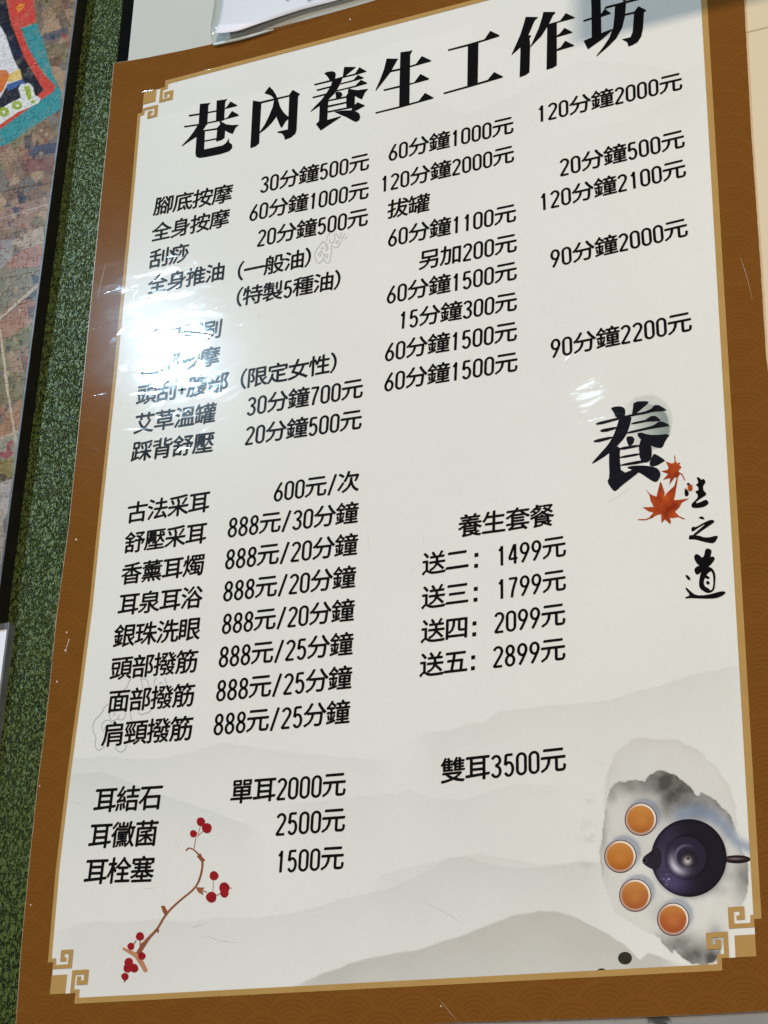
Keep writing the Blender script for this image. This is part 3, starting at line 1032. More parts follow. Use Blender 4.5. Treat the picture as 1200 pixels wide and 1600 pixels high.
own(polys_obj('brush_character', [
    chaikin(crop([(625, 203), (705, 206), (748, 245), (722, 355), (690, 560), (640, 690), (560, 670), (500, 510), (550, 370), (598, 360)], 1050, 840, 12), 1),
    chaikin(crop([(408, 360), (440, 306), (490, 310), (560, 370), (640, 500), (560, 560), (480, 505), (430, 430)], 1050, 840, 12), 1),
    chaikin(crop([(680, 400), (740, 350), (785, 358), (810, 400), (750, 482), (680, 555), (620, 500)], 1050, 840, 12), 1),
    chaikin(crop([(410, 585), (500, 515), (620, 560), (545, 655), (470, 700), (435, 672)], 1050, 840, 12), 1),
    [chaikin(crop([(540, 650), (620, 560), (700, 543), (775, 590), (818, 700), (810, 870), (792, 995), (680, 1048), (600, 1012), (508, 942), (506, 800)], 1050, 840, 12), 1),
     chaikin(crop([(650, 690), (720, 625), (755, 650), (776, 760), (772, 900), (750, 975), (710, 988), (690, 950), (620, 920), (594, 860), (605, 780)], 1050, 840, 12), 1)],
    chaikin(crop([(585, 690), (660, 708), (714, 750), (690, 782), (610, 755)], 1050, 840, 12), 1),
    chaikin(crop([(638, 820), (680, 806), (715, 850), (680, 888), (638, 860)], 1050, 840, 12), 1),
    chaikin(crop([(236, 703), (290, 698), (348, 760), (342, 788), (310, 806)], 1050, 840, 12), 1),
    chaikin(crop([(248, 945), (270, 932), (330, 990), (445, 1083), (640, 1078), (800, 1038), (900, 1008), (990, 1005), (1008, 1035), (960, 1082), (850, 1132), (720, 1145), (520, 1142), (340, 1132), (248, 1143), (245, 1118), (325, 1090), (320, 1050), (270, 990)], 1050, 840, 12), 1)],
    .0003, M['black'], None))

# ---- maple leaves
LF = .00036
own(polys_obj('maple_leaf', [crop(p, 990, 700, 10.91) for p in [
    [(210, 710), (290, 790), (390, 830), (400, 780), (455, 570), (475, 600), (530, 760), (525, 830), (560, 770), (690, 650), (735, 510), (755, 500), (720, 720), (690, 890), (800, 880), (955, 855), (820, 930), (780, 1010), (705, 1085), (780, 1160), (885, 1210), (840, 1212), (760, 1175), (660, 1195), (615, 1185), (637, 1250), (625, 1300), (530, 1215), (475, 1282), (468, 1125), (400, 1140), (320, 1182), (268, 1175), (340, 1100), (260, 1080), (150, 1010), (330, 1005), (340, 1000), (290, 900), (270, 800)],
    [(320, 1165), (200, 1210), (70, 1213), (75, 1228), (200, 1230), (340, 1182)]]], LF, M['leaf'], None))
own(polys_obj('maple_leaf', [crop(p, 990, 700, 10.91) for p in [
    [(545, 225), (650, 265), (690, 250), (705, 195), (740, 260), (797, 243), (780, 290), (818, 325), (760, 390), (800, 430), (750, 500), (700, 500), (640, 580), (605, 638), (625, 510), (500, 540), (590, 440), (468, 395), (580, 370), (595, 330)],
    [(750, 400), (830, 440), (880, 545), (865, 552), (820, 462)], [(695, 215), (693, 125), (705, 125), (714, 185)]]], LF + .00002, M['leaf'], None))
sp = []
for i in range(22):
    a = 2 * math.pi * i / 22
    r = (68 if i % 2 == 0 else 42) * (.85 + .3 * random.random())
    sp.append((418 + .85 * r * math.cos(a), 462 + 1.15 * r * math.sin(a)))
own(polys_obj('maple_leaf', [crop(sp, 1040, 720, 10.91), crop([(300, 475), (360, 470), (360, 485)], 1040, 720, 10.91)], LF, M['leaf'], None))

# ---- berry branch
bc = lambda p: crop(p, 160, 1260, 5.4545)
br = empty('berry_branch')
own(br)
items = [
    (bc([(300, 1262), (345, 1185), (400, 1115), (470, 1045), (540, 915), (660, 800), (790, 700), (838, 600), (858, 470), (830, 420), (780, 368), (735, 350), (712, 378)]),
     [7.5, 7, 4.6, 3.4, 3.4, 2.8, 3.0, 3.2, 3.4, 3.0, 1.8, 2.0, 2.6]),
    (bc([(780, 362), (795, 270)]), 1.2), (bc([(800, 265), (830, 235), (870, 200)]), .8), (bc([(815, 240), (835, 165)]), .8),
    (bc([(945, 620), (942, 725)]), .8), (bc([(850, 715), (890, 732)]), 1.6), (bc([(965, 762), (1015, 738)]), 1.2), (bc([(1075, 695), (1105, 695)]), .9),
    (bc([(320, 1130), (320, 1190)]), 1.6), (bc([(290, 1140), (260, 1180)]), 1.4)]
o = ribbons_obj('branch', items, .00030, M['stem'], br)
o = ribbons_obj('cut_twig', [(bc([(172, 1208), (230, 1238), (290, 1268), (335, 1335), (372, 1408)]), [3.5, 5.5, 7.5, 8, 6.5])], .00034, M['cut'], br)
for p in ([(795, 688), (870, 692), (850, 715), (862, 757), (815, 730)], [(498, 848), (530, 845), (552, 890), (537, 932), (515, 900)], [(455, 1060), (485, 1045), (477, 1082)], [(805, 425), (835, 398), (850, 430), (877, 455), (850, 482)],
          [(330, 1165), (372, 1140), (385, 1160), (340, 1230), (310, 1240)]):
    polys_obj('bract', [bc(p)], .00033, M['stem'], br)
for cx, cy, r in ((838, 130, 36), (890, 185, 42), (775, 232, 30), (950, 590, 38), (928, 773, 45), (1038, 692, 44), (1040, 740, 36), (320, 1107, 35), (243, 1192, 30), (335, 1275, 32), (225, 1328, 37), (215, 1378, 37), (270, 1378, 36), (192, 1450, 31)):
    P = [(cx + r * math.cos(a) * (1 + .05 * math.sin(3 * a + cx)), cy + r * math.sin(a) * 1.03) for a in np.linspace(0, 2 * math.pi, 25)[:-1]]
    if cy == 1450: P[6] = (184, 1503)
    polys_obj('berry', [bc(P)], .00036 + .000002 * (cx % 13), M['berry'], br)

# ---- cloud scrolls
c1 = lambda p: crop(p, 130, 1040, 8)
own(ribbons_obj('cloud_scroll', [(c1(p), 1.0) for p in [
    [(265, 1015), (205, 1062), (155, 1040), (145, 960), (165, 900), (120, 820), (120, 740), (150, 670), (235, 590), (260, 520), (310, 480)],
    [(255, 830), (225, 770), (240, 710), (310, 670), (360, 715)], [(300, 745), (270, 770), (265, 800)], [(325, 590), (330, 660), (370, 695), (430, 668), (450, 620)], [(375, 625), (400, 600), (385, 580)],
    [(430, 665), (480, 685), (520, 650), (530, 590)], [(590, 570), (590, 630), (610, 690)], [(500, 310), (550, 265), (565, 210), (600, 160)],
    [(715, 170), (770, 160), (815, 200), (822, 290)], [(715, 170), (740, 230), (740, 290)], [(680, 580), (720, 620), (770, 595), (830, 580), (850, 550)],
    [(890, 250), (885, 190), (920, 150)], [(960, 240), (955, 208), (990, 215)], [(1020, 150), (1042, 240)], [(400, 1010), (420, 1062), (470, 1087), (520, 1057), (545, 990)], [(790, 340), (840, 400)]]], .00022, M['cloud'], None))
c2 = lambda p: crop(p, 470, 350, 12)
own(ribbons_obj('cloud_scroll', [(c2(p), .95) for p in [
    [(435, 320), (380, 360), (310, 470), (258, 530), (260, 610), (290, 690), (320, 742), (370, 722), (430, 650), (440, 580), (400, 515), (345, 530), (318, 580), (360, 605), (385, 570), (360, 560)],
    [(385, 510), (380, 455), (420, 440), (430, 465)], [(430, 320), (470, 370), (480, 490)], [(470, 360), (512, 420), (505, 480), (470, 500)],
    [(430, 660), (460, 700), (500, 742), (545, 712), (560, 600), (582, 500), (563, 430), (590, 400), (640, 447), (700, 432), (747, 350), (710, 303), (658, 330), (660, 372), (700, 360)],
    [(440, 580), (480, 560), (512, 590), (490, 627), (460, 610)], [(480, 310), (500, 220), (550, 165)], [(620, 180), (642, 240), (620, 330), (575, 362), (528, 330), (550, 285)],
    [(650, 170), (690, 210), (710, 265), (748, 265), (740, 200), (760, 150)], [(770, 320), (790, 230), (830, 180)], [(820, 280), (880, 240)]]], .00022, M['cloudf'], None))

# ---- printed tea set
tc = lambda x, y: (900 + x / 4, 1130 + y / 4)
tea = empty('tea_set_print')
own(tea)


def disc_art(name, cx, cy, rx, ry, fn, d, parent, rings=26, seg=72):
    V, C, F = [], [], []
    for i in range(rings + 1):
        for j in range(seg):
            a = 2 * math.pi * j / seg
            r = i / rings
            u, v = r * math.cos(a), r * math.sin(a)
            V.append(at(*tc(cx + rx * u, cy + ry * v), d))
            C.append((u, v))
    for i in range(rings):
        for j in range(seg):
            k = (j + 1) % seg
            F.append((i * seg + j, i * seg + k, (i + 1) * seg + k, (i + 1) * seg + j))
    C = np.array(C)
    return mesh_obj(name, V, face_front(V, F), M['art'], parent, cols=fn(C[:, 0], C[:, 1]))


def blend(c, a, rgb):
    a = np.clip(a, 0, 1)[:, None]
    return c * (1 - a) + lin(*rgb) * a


def cup_col(hue):
    def f(u, v):
        r = np.hypot(u, v)
        dirn = (u * .7 - v * .7)
        c = np.tile(lin(*hue), (len(u), 1))
        c = blend(c, .55 * sstep(.2, -.8, v) * (r < .85), (214, 150, 76))
        c = blend(c, .5 * sstep(.1, .9, v), (150, 78, 38))
        c = blend(c, .22 * np.exp(-((u * .9) ** 2 + (v - .1) ** 2) / .12), (232, 168, 92))
        rim = sstep(.80, .86, r)
        c = blend(c, rim, (196, 160, 142))
        c = blend(c, rim * sstep(-.2, .8, dirn), (244, 232, 214))
        c = blend(c, sstep(.93, .965, r), (84, 62, 66))
        return c
    return f


for cx, cy, hue in ((405, 600, (188, 116, 54)), (277, 832, (188, 114, 46)), (370, 1075, (180, 106, 54)), (607, 1225, (178, 92, 48))):
    disc_art('teacup', cx, cy, 101, 103, cup_col(hue), .00034, tea)


def pot_col(u, v):
    r = np.hypot(u, v)
    c = np.tile(lin(34, 29, 38), (len(u), 1))
    c = blend(c, .75 * np.exp(-((u + .45) ** 2 / .16 + (v - .62) ** 2 / .10)), (88, 78, 118))
    c = blend(c, .55 * np.exp(-((u + .70) ** 2 / .05 + (v - .05) ** 2 / .20)), (88, 82, 108))
    c = blend(c, .5 * np.exp(-((u + .5) ** 2 / .10 + (v + .55) ** 2 / .12)), (66, 58, 82))
    lr = np.hypot(u + .06, v + .02)
    c = blend(c, .6 * np.exp(-((lr - .56) / .022) ** 2), (22, 18, 26))
    c = blend(c, .65 * sstep(.55, .50, lr), (50, 44, 62))
    c = blend(c, .95 * np.exp(-((lr - .40) / .085) ** 2) * np.exp(-((u + .36) ** 2 / .06 + (v - .26) ** 2 / .07)), (206, 200, 218))
    c = blend(c, .8 * np.exp(-((lr - .30) / .03) ** 2) * sstep(.2, -.3, u), (120, 112, 132))
    c = blend(c, .8 * sstep(.25, .21, np.hypot(u - .02, v - .03)), (40, 33, 42))
    c = blend(c, .9 * np.exp(-((u + .04) ** 2 + (v - .08) ** 2) / .008), (208, 196, 192))
    c = blend(c, .95 * sstep(.045, .03, np.hypot(u + .02, v - .02)), (24, 18, 20))
    c = blend(c, .8 * sstep(.62, .7, fbm(u * 100, v * 100, 6, 41)) * np.exp(-((u + .55) ** 2 / .02 + (v - .52) ** 2 / .02)), (200, 196, 214))
    c = blend(c, .7 * sstep(.90, 1.0, r), (18, 15, 22))
    return c


def spout_col(u, v):
    c = np.tile(lin(36, 30, 36), (len(u), 1))
    c = blend(c, .5 * np.exp(-((u + .2) ** 2 + (v + .1) ** 2) / .2), (70, 60, 74))
    return c


disc_art('teapot_handle', 1005, 850, 86, 25, lambda u, v: blend(np.tile(lin(30, 22, 26), (len(u), 1)), .7 * np.exp(-((u + .1) ** 2 / .3 + (v + .1) ** 2 / .08)), (150, 120, 122)), .00034, tea, 8, 40)
disc_art('teapot_body', 705, 842, 236, 243, pot_col, .00036, tea, 48, 110)
o = polys_obj('teapot_spout', [[tc(*p) for p in chaikin([(412, 862), (420, 835), (470, 800), (500, 770), (535, 800), (535, 890), (500, 918), (460, 905), (424, 882)], 2)]], .00038, print_mat('spout_ink', build=lambda t, p: t.mix(t.noise(p, 140, 2), lin(24, 20, 26), lin(58, 50, 62))), tea)
disc_art('spout_hole', 430, 858, 12, 15, lambda u, v: blend(np.tile(lin(14, 11, 12), (len(u), 1)), sstep(.6, 1, np.hypot(u, v)), (96, 84, 96)), .00040, tea, 5, 20)

el = lambda cx, cy, rx, ry: [(cx + rx * math.cos(a), cy + ry * math.sin(a)) for a in np.linspace(0, 2 * math.pi, 30)[:-1]]
own(polys_obj('ink_dot', [el(976.5, 1497, 11, 9.8)], .00028, M['dot'], None))
own(polys_obj('ink_dot', [el(940, 1519, 8, 6)], .00028, M['dot'], None))

# ---- scratches in the film, and glints on it painted as pale marks
for pts, w in (([(1143, 1062), (1140, 1088), (1137, 1107)], 1.3), ([(660, 1408), (700, 1427), (728, 1446)], 1.0), ([(300, 1448), (318, 1444)], 1.6), ([(322, 1462), (345, 1470), (372, 1472)], 1.4),
               ([(402, 488), (406, 498)], 1.4), ([(571, 482), (572, 490)], 1.4), ([(225, 1388), (242, 1387)], 1.0), ([(686, 1561), (700, 1578), (716, 1597)], .5), ([(262, 1300), (275, 1312), (284, 1336)], .7),
               ([(1157, 402), (1163, 420), (1168, 436), (1176, 470)], .5), ([(643, 893), (655, 880)], .9), ([(661, 836), (662, 848)], 1.0), ([(574, 834), (577, 860)], 1.0),
               ([(950, 785), (985, 762)], .9), ([(108, 998), (105, 1010)], 1.2), ([(104, 1008), (103, 1020)], .8), ([(113, 1252), (127, 1258)], .8), ([(152, 466), (158, 440), (165, 412)], .7)):
    own(ribbons_obj('scratch_glint', [(pts, [w * .2] + [w * .62] * (len(pts) - 2) + [w * .2] if len(pts) > 2 else [w * .7, w * .35])], .00037, M['glint_scuff'], None))
for x, y, r in ((139, 1116, 1.3), (119, 843, 1.6), (104, 988, 1.4), (102, 1016, 1.4), (89, 1065, 1.4), (62, 1228, 1.1), (48, 1414, 1.2), (547, 30, 1.3), (1164, 1430, .9), (689, 1572, 1.2)):
    own(polys_obj('scratch_glint', [el(x, y, r * .7, r)], .00037, M['glint_scuff'], None))

# ------------------------------------------------------------------ jigsaw puzzle picture on the green wall
FD = .0135            # front of the frame ahead of the poster plane
jig = empty('jigsaw_picture')
tag(jig, 'assembled jigsaw puzzle of a crowded street map in thin black frame on green wall', 'jigsaw puzzle')
xr = np.mean([at(113, 0, FD)[0], at(4, 955, FD)[0]])
zbot = at(0, 968, FD)[2]
xl, ztop = xr - .30, zbot + .74
LIP = .0022
box_obj('frame_side', xr - .0010, xr, -FD + .0004, .0035, zbot, ztop, M['frameblack'], jig)
box_obj('frame_side', xl, xr - .0011, -FD + .0004, .0035, zbot, zbot + .001, M['frameblack'], jig)
box_obj('frame_lip', xr - LIP, xr - .00005, -FD, -FD + .0010, zbot + .00005, ztop, M['lip'], jig, .0003)
box_obj('frame_lip', xl, xr - LIP - .0001, -FD, -FD + .0010, zbot + .00005, zbot + LIP, M['lip'], jig, .0003)
PD = FD - .0012       # face of the pieces
C1 = lambda p: crop(p, 0, 0, 4.85)
C2 = lambda p: crop(p, 0, 300, 5.335)
C3 = lambda p: crop(p, 0, 580, 6.67)
ART = [  # painted in order: outline, colour
    (C2([(60, 900), (240, 850), (300, 960), (230, 1130), (40, 1240), (0, 1200), (0, 1090)]), (142, 100, 74)),
    (C2([(30, 1230), (300, 1080), (290, 1250), (60, 1350)]), (104, 106, 74)), (C2([(0, 560), (340, 640), (330, 760), (0, 1010)]), (112, 112, 96)),
    (C2([(60, 560), (330, 420), (380, 560), (320, 620), (60, 640)]), (150, 106, 94)), (C2([(0, 150), (200, 100), (420, 0), (420, 90), (240, 250), (0, 330)]), (138, 112, 106)),
    (C2([(70, 420), (360, 280), (360, 420), (200, 480)]), (158, 150, 140)), (C2([(0, 400), (120, 400), (100, 560), (0, 640)]), (140, 140, 146)),
    (C3([(0, 40), (330, 0), (290, 250), (0, 370)]), (112, 108, 78)), (C3([(0, 580), (180, 300), (280, 310), (240, 600), (0, 690)]), (150, 114, 88)),
    (C3([(0, 700), (230, 620), (200, 920), (0, 930)]), (138, 144, 136)), (C3([(0, 930), (195, 900), (180, 1080), (0, 1170)]), (122, 116, 72)),
    (C3([(0, 1170), (180, 1090), (130, 1600), (0, 1600)]), (164, 166, 172)),
    ([(-30, 815), (30, 790), (14, 960), (-30, 975)], (150, 147, 145)), ([(4, 815), (20, 790), (17, 838), (6, 832)], (84, 86, 94)), ([(-8, 858), (1, 862), (1, 876), (-8, 880)], (86, 84, 86)),
    (C3([(80, 740), (130, 720), (140, 750), (100, 820), (150, 850), (60, 920), (0, 880), (0, 840), (60, 840)]), (134, 44, 66)),
    (C3([(0, 1070), (70, 1080), (70, 1120), (0, 1150)]), (44, 46, 52)),
    (C1([(320, 260), (520, 200), (500, 270), (340, 310)]), (70, 80, 104)), (C1([(210, 1110), (430, 1080), (420, 1160), (220, 1180)]), (58, 68, 98)), (C1([(180, 1030), (240, 1010), (250, 1100), (190, 1140)]), (58, 62, 76)),
    (C1([(200, 1210), (420, 1190), (400, 1270), (180, 1320)]), (112, 70, 74)), (C1([(340, 330), (500, 310), (490, 420), (350, 430)]), (108, 104, 84)),
    (C1([(130, 1440), (200, 1480), (190, 1540), (140, 1530)]), (40, 44, 74)), (C2([(145, 40), (200, 40), (220, 90), (160, 100)]), (40, 44, 70)), (C2([(110, 130), (170, 125), (160, 170), (115, 180)]), (60, 60, 96)),
    (C2([(215, 1380), (270, 1360), (270, 1440), (225, 1450)]), (150, 50, 56)), (C2([(260, 690), (330, 700), (340, 750), (280, 770)]), (56, 58, 74)), (C2([(220, 880), (340, 800), (330, 850), (240, 910)]), (52, 54, 62)),
    (C2([(230, 960), (320, 940), (310, 1060), (230, 1010)]), (88, 62, 64)),
    (C1([(160, 215), (280, 175), (335, 345), (400, 570), (468, 700), (455, 830), (240, 965), (80, 1080), (0, 1115), (0, 950), (300, 760), (420, 660), (240, 430)]), (54, 138, 152)),
    (C1([(40, -40), (250, -40), (275, 165), (155, 215), (215, 370), (330, 560), (425, 655), (400, 700), (310, 755), (0, 980), (0, 850), (330, 690), (180, 430), (90, 200)]), (188, 70, 62)),
    (C1([(120, 60), (150, 25), (190, 30), (170, 75), (140, 90)]), (214, 132, 56)),
    (C1([(-60, -40), (40, -40), (75, 150), (185, 440), (330, 680), (280, 730), (0, 900), (-60, 900)]), (28, 32, 46)),
    (C1([(-60, 160), (0, 195), (40, 260), (100, 440), (140, 520), (165, 600), (60, 640), (0, 740), (-60, 760)]), (206, 212, 228)),
    (C1([(60, 565), (150, 520), (170, 600), (60, 625)]), (206, 184, 120)), (C1([(50, 640), (170, 600), (190, 630), (60, 690)]), (64, 96, 160)),
    (C1([(-60, 530), (50, 530), (72, 570), (20, 695), (-60, 730)]), (196, 110, 50)),
    (C1([(0, 190), (40, 220), (110, 420), (190, 440), (120, 330), (50, 200), (0, 180)]), (30, 40, 66)),
    (C1([(-60, 840), (0, 830), (60, 790), (160, 740), (140, 670), (160, 640), (220, 630), (250, 660), (262, 720), (307, 745), (290, 782), (200, 822), (130, 852), (60, 902), (0, 942), (-60, 950)]), (232, 236, 228)),
    (C1([(178, 655), (225, 648), (244, 748), (212, 762)]), (142, 170, 60)), (C1(el(252, 772, 17, 13)), (142, 170, 60)),
    (C1(el(128, 798, 40, 34)), (142, 170, 60)), (C1(el(130, 800, 14, 9)), (232, 236, 228)), (C1(el(28, 848, 44, 36)), (142, 170, 60)), (C1(el(28, 850, 15, 11)), (232, 236, 228)),
]
PATHS = [(C2([(-40, 1090), (350, 745)]), 4.6, (166, 158, 146)), (C2([(-40, 1110), (350, 768)]), 1.0, (30, 28, 28)), (C2([(-20, 225), (430, 95)]), 2.2, (158, 146, 140)), (C2([(0, 1150), (60, 1620)]), 3.6, (176, 168, 154)),
         (C3([(45, 0), (195, 900)]), 3.6, (176, 168, 154)), (C3([(0, 705), (250, 600)]), 3.0, (170, 160, 148)), (C1([(0, 1450), (405, 1385)]), 1.2, (60, 56, 58)), (C1([(125, 1100), (185, 1050), (120, 1360)]), 1.6, (136, 124, 112)),
         ([(0, 753), (28, 744)], .9, (60, 58, 60)), ([(0, 838), (18, 836)], .9, (70, 66, 64)), ([(0, 862), (14, 861)], .9, (70, 66, 64)), ([(0, 910), (8, 909)], .9, (70, 66, 64))]
PAL = np.array([lin(*c) for c in ((122, 104, 88), (108, 98, 90), (142, 122, 104), (104, 100, 100), (134, 102, 92), (118, 112, 90), (152, 132, 114), (108, 88, 78))])
vc = np.column_stack([rng.uniform(-40, 130, 420), rng.uniform(-60, 1000, 420)])
vi = rng.integers(0, len(PAL), 420)
sc_ = np.column_stack([rng.uniform(-40, 130, 380), rng.uniform(-60, 740, 380), rng.uniform(1.2, 3.6, 380)])
SP = np.array([lin(*c) for c in ((52, 56, 80), (132, 58, 60), (66, 62, 60), (170, 158, 140), (160, 126, 96), (150, 136, 120), (44, 42, 46))])
si = rng.integers(0, len(SP), 380)


def puzzle_color(P):
    px, py = to_px(P[:, 0], P[:, 1], P[:, 2])
    dd = (px[:, None] - vc[:, 0]) ** 2 + (py[:, None] - vc[:, 1]) ** 2
    c = PAL[vi[np.argmin(dd, 1)]].copy()
    for poly, rgb in ART[:24]:
        a = sstep(-.8, .8, sdist(px, py, poly))[:, None] * .8
        c = c * (1 - a) + lin(*rgb) * a
    c *= (.8 + .4 * fbm(px, py, 9, 61))[:, None]
    dd = np.hypot(px[:, None] - sc_[:, 0], (py[:, None] - sc_[:, 1]) * .7) - sc_[:, 2]
    k = np.argmin(dd, 1)
    hit = dd[np.arange(len(px)), k] < 0
    c[hit] = .3 * c[hit] + .7 * SP[si[k[hit]]]
    for pts, w, rgb in PATHS:
        (ax, ay), (bx, by) = pts[0], pts[-1]
        t = np.clip(((px - ax) * (bx - ax) + (py - ay) * (by - ay)) / ((bx - ax) ** 2 + (by - ay) ** 2), 0, 1)
        c[np.hypot(px - ax - t * (bx - ax), py - ay - t * (by - ay)) < w / 2] = lin(*rgb)
    for poly, rgb in ART[24:]:
        a = sstep(-.7, .7, sdist(px, py, poly))[:, None]
        c = c * (1 - a) + lin(*rgb) * a
    return np.minimum(c * np.array([1.36, 1.24, 1.10]), .85)


KN = [(0, 0), (.18, -.02), (.33, .0), (.40, .05), (.38, .11), (.345, .17), (.38, .235), (.5, .265), (.62, .235), (.655, .17), (.62, .11), (.60, .05), (.67, .0), (.82, -.02), (1, 0)]
S = .0158
ncol, nrow = 9, int((ztop - .004 - zbot) / S)
edges = {}


def knob(key, a, b, flatedge):
    if key not in edges:
        if flatedge:
            edges[key] = [a, b]
        else:
            a_, b_ = np.array(a), np.array(b)
            t = b_ - a_
            nrm = np.array([-t[1], t[0]])
            s = random.choice((-1, 1))
            sh = random.uniform(-.05, .05)
            K = np.array(chaikin([(u + sh * math.sin(math.pi * u), v * s * random.uniform(.92, 1.06)) for u, v in KN], 1, closed=False))
            edges[key] = [tuple(a_ + t * u + nrm * v) for u, v in K]
    return edges[key]


nodes = {}


def node(i, j):
    if (i, j) not in nodes:
        jx = 0 if i == 0 else random.uniform(-.08, .08) * S
        jz = 0 if j == 0 else random.uniform(-.08, .08) * S
        nodes[i, j] = (xr - LIP * .6 - i * S + jx, zbot + LIP * .6 + j * S + jz)
    return nodes[i, j]


for j in range(nrow):
    for i in range(ncol):
        mx, mz = xr - (i + .5) * S, zbot + (j + .5) * S
        qx, qy = to_px(mx + S * .8, -PD, mz)
        if qx < -4 or qy < -40: continue
        A, B, Cn, Dn = node(i, j), node(i + 1, j), node(i + 1, j + 1), node(i, j + 1)
        bot = knob(('h', i, j), A, B, j == 0)
        left = knob(('v', i + 1, j), B, Cn, False)
        top = knob(('h', i, j + 1), Dn, Cn, False)
        right = knob(('v', i, j), A, Dn, i == 0)
        loop2 = list(bot[:-1]) + list(left[:-1]) + list(top[::-1][:-1]) + list(right[::-1][:-1])
        L2 = np.array(loop2)
        cen = L2.mean(0)
        # inset by normals
        tg = np.roll(L2, -1, 0) - np.roll(L2, 1, 0)
        tg /= np.linalg.norm(tg, axis=1)[:, None]
        nr = np.stack([-tg[:, 1], tg[:, 0]], 1)
        ar = .5 * np.sum(L2[:, 0] * np.roll(L2[:, 1], -1) - np.roll(L2[:, 0], -1) * L2[:, 1])
        sg = 1 if ar > 0 else -1
        L1 = L2 + nr * sg * .00010
        L3 = L2 + nr * sg * .00030
        gx, gz = np.meshgrid(np.arange(L2[:, 0].min(), L2[:, 0].max(), .00075), np.arange(L2[:, 1].min(), L2[:, 1].max(), .00075))
        gp = np.column_stack([gx.ravel(), gz.ravel()]) + rng.uniform(-.0002, .0002, (gx.size, 2))
        gp = gp[sdist(gp[:, 0], gp[:, 1], L3) > .00025]
        pts = np.vstack([L3, gp])
        k = len(L3)
        try:
            res = delaunay_2d_cdt([Vector(p) for p in pts], [(a, (a + 1) % k) for a in range(k)], [], 1, 1e-7)
        except Exception:
            continue
        tilt = random.uniform(-.00012, .00012)
        V3 = [np.array([p.x, -PD - tilt, p.y]) for p in res[0]]
        F3 = face_front(V3, [tuple(f) for f in res[2]])
        b0 = len(V3)
        V3 += [np.array([p[0], -PD + .00022, p[1]]) for p in L1] + [np.array([p[0], -PD + .0016, p[1]]) for p in L1]
        om = {}
        for ni, src in enumerate(res[3]):
            for s_ in src:
                if s_ < k: om[s_] = ni
        if len(om) == k:
            for a in range(k):
                b = (a + 1) % k
                F3.append((om[a], om[b], b0 + b, b0 + a) if sg > 0 else (om[b], om[a], b0 + a, b0 + b))
                F3.append((b0 + a, b0 + b, b0 + k + b, b0 + k + a) if sg > 0 else (b0 + b, b0 + a, b0 + k + a, b0 + k + b))
        V3 = np.array(V3)
        cc = puzzle_color(V3)
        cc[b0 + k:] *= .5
        mesh_obj('puzzle_piece', V3, F3, M['puzzle'], jig, cols=cc)
# the rest of the board, outside the picture
bx, bz = np.meshgrid(np.linspace(xl, xr - .0012, 60), np.linspace(ztop, zbot + .0012, 140))
P3 = np.stack([bx, 0 * bx - PD + .0016, bz], -1).reshape(-1, 3)
grid_obj('backing_board', P3, 60, 140, M['puzzle'], jig, cols=puzzle_color(P3) * .8)

# ------------------------------------------------------------------ small framed sheet below the jigsaw
fr = empty('framed_notice')
tag(fr, 'small white sheet in grey frame under the jigsaw picture', 'notice')
x1 = at(15, 972, .006)[0]
z1 = at(8, 973, .006)[2]
box_obj('frame', x1 - .0020, x1, -.006, .0036, z1 - .40, z1, M['greyframe'], fr, .0006)
box_obj('frame', x1 - .30, x1 - .0021, -.006, .0036, z1 - .0050, z1, M['greyframe'], fr, .0006)
box_obj('sheet', x1 - .30, x1 - .0022, -.0045, .0036, z1 - .40, z1 - .0052, M['white'], fr)

# ------------------------------------------------------------------ white notice in a clear sleeve above the poster
nt = empty('notice_sheet')
tag(nt, 'white paper notice in clear plastic sleeve overlapping the top border of the poster', 'notice')


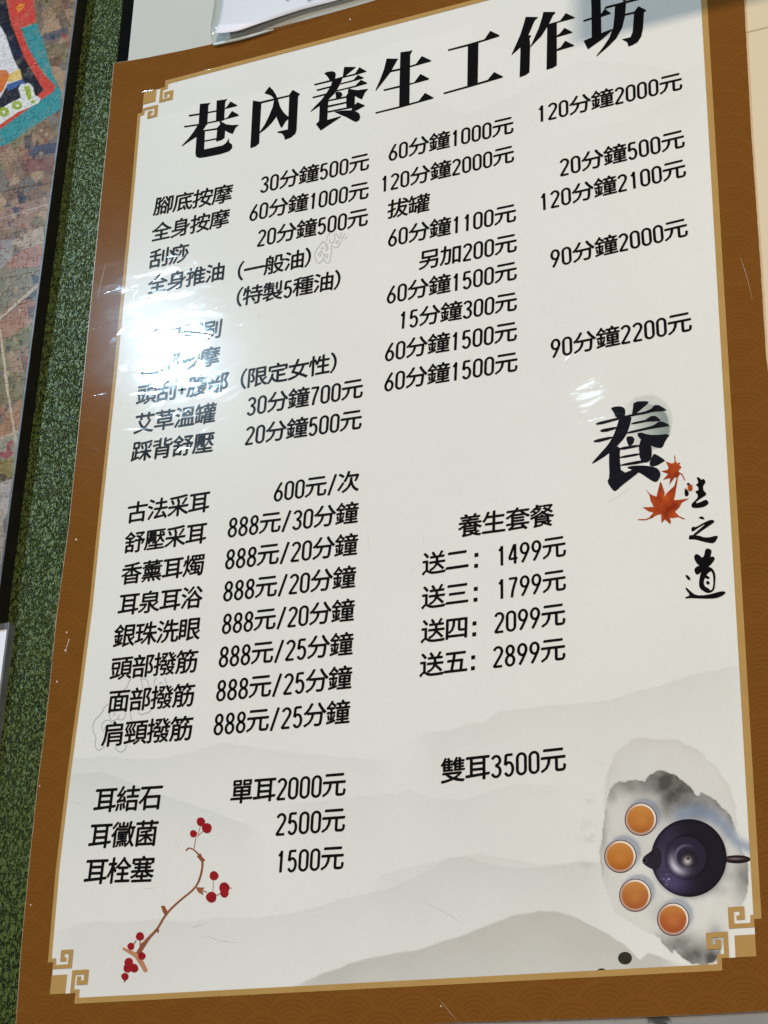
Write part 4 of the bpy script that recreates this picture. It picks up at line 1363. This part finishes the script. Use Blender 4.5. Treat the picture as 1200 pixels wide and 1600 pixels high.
def curled(name, base, up, mat, n=24, m=30, thick=.0002, lift=None):
    """a sheet hanging from above; base: px points of its lower edge, up: height"""
    B = np.array(base, float)
    tt = np.linspace(0, 1, m)
    bx_, by_ = np.interp(tt, np.linspace(0, 1, len(B)), B[:, 0]), np.interp(tt, np.linspace(0, 1, len(B)), B[:, 1])
    V, F = [], []
    for r in range(n):
        h = r / (n - 1)
        for q in range(m):
            dl = lift(tt[q], h)
            p0 = at(bx_[q], by_[q], lift(tt[q], 0.0))
            V.append((p0[0], -dl, p0[2] + up * h))
    for r in range(n - 1):
        for q in range(m - 1):
            F.append((r * m + q, r * m + q + 1, (r + 1) * m + q + 1, (r + 1) * m + q))
    o = mesh_obj(name, V, face_front(V, F), mat, nt, smooth=True)
    s = o.modifiers.new('thickness', 'SOLIDIFY')
    s.thickness = thick
    return o


curled('paper', [(335, 52), (352, 51), (372, 48), (395, 40), (430, 28), (470, 15), (520, 2), (575, -13), (640, -32), (720, -58)], .14, M['white'],
       lift=lambda t, h: .0042 + .0100 * math.exp(-h * 6) * math.exp(-((t - .0) / .35) ** 2))
curled('sleeve', [(333, 70), (380, 60), (425, 47), (480, 31), (540, 12), (640, -16), (720, -38)], .18, M['sleeve'], thick=.00015,
       lift=lambda t, h: .0030 + .0022 * (1 - math.exp(-h * 14)) + .010 * math.exp(-h * 6) * math.exp(-((t - .02) / .33) ** 2) * (1 - math.exp(-h * 30)))
# rolled lower edge of the sleeve; its pale colour stands for the glare streak
V, F = [], []
E_ = [(334, 70), (350, 66.5), (372, 61.5), (395, 55.5), (415, 49.5), (428, 46)]
rs = [.0011, .0013, .0014, .0013, .0010, .0004]
for (x, y), r in zip(E_, rs):
    c = at(x, y, .0030)
    for q in range(14):
        a = 2 * math.pi * q / 14
        V.append((c[0], c[1] - r * math.cos(a), c[2] + r * math.sin(a)))
for i in range(len(E_) - 1):
    for q in range(14):
        k = (q + 1) % 14
        F.append((i * 14 + q, i * 14 + k, (i + 1) * 14 + k, (i + 1) * 14 + q))
M['edge_glare'] = plain('pale_glare_edge', lin(206, 220, 218), .18, .8, lin(226, 236, 234), 90)
mesh_obj('sleeve_glare_edge', V, F, M['edge_glare'], nt, smooth=True)
for pts in ([(447, 1), (449, -3)], [(448, 0), (452, -3)], [(480, 1), (483, -4)], [(483, 2), (485, -5)], [(486, -1), (489, -6)]):
    ribbons_obj('print_mark', [(pts, 1.2)], .0062, M['ink2'], nt)

# ------------------------------------------------------------------ unseen caster added above the poster to throw its upper-right shadow
sh = empty('shadow_caster', (.65, 0, .1))
sh['kind'] = 'structure'
x0s = .53
box_obj('caster_board', x0s - .65, .55, -.25, .0015, .0, .022, M['caster'], sh, .001)
box_obj('caster_fascia', x0s - .65, .55, -.272, -.2503, -.142, .022, M['caster'], sh, .001)
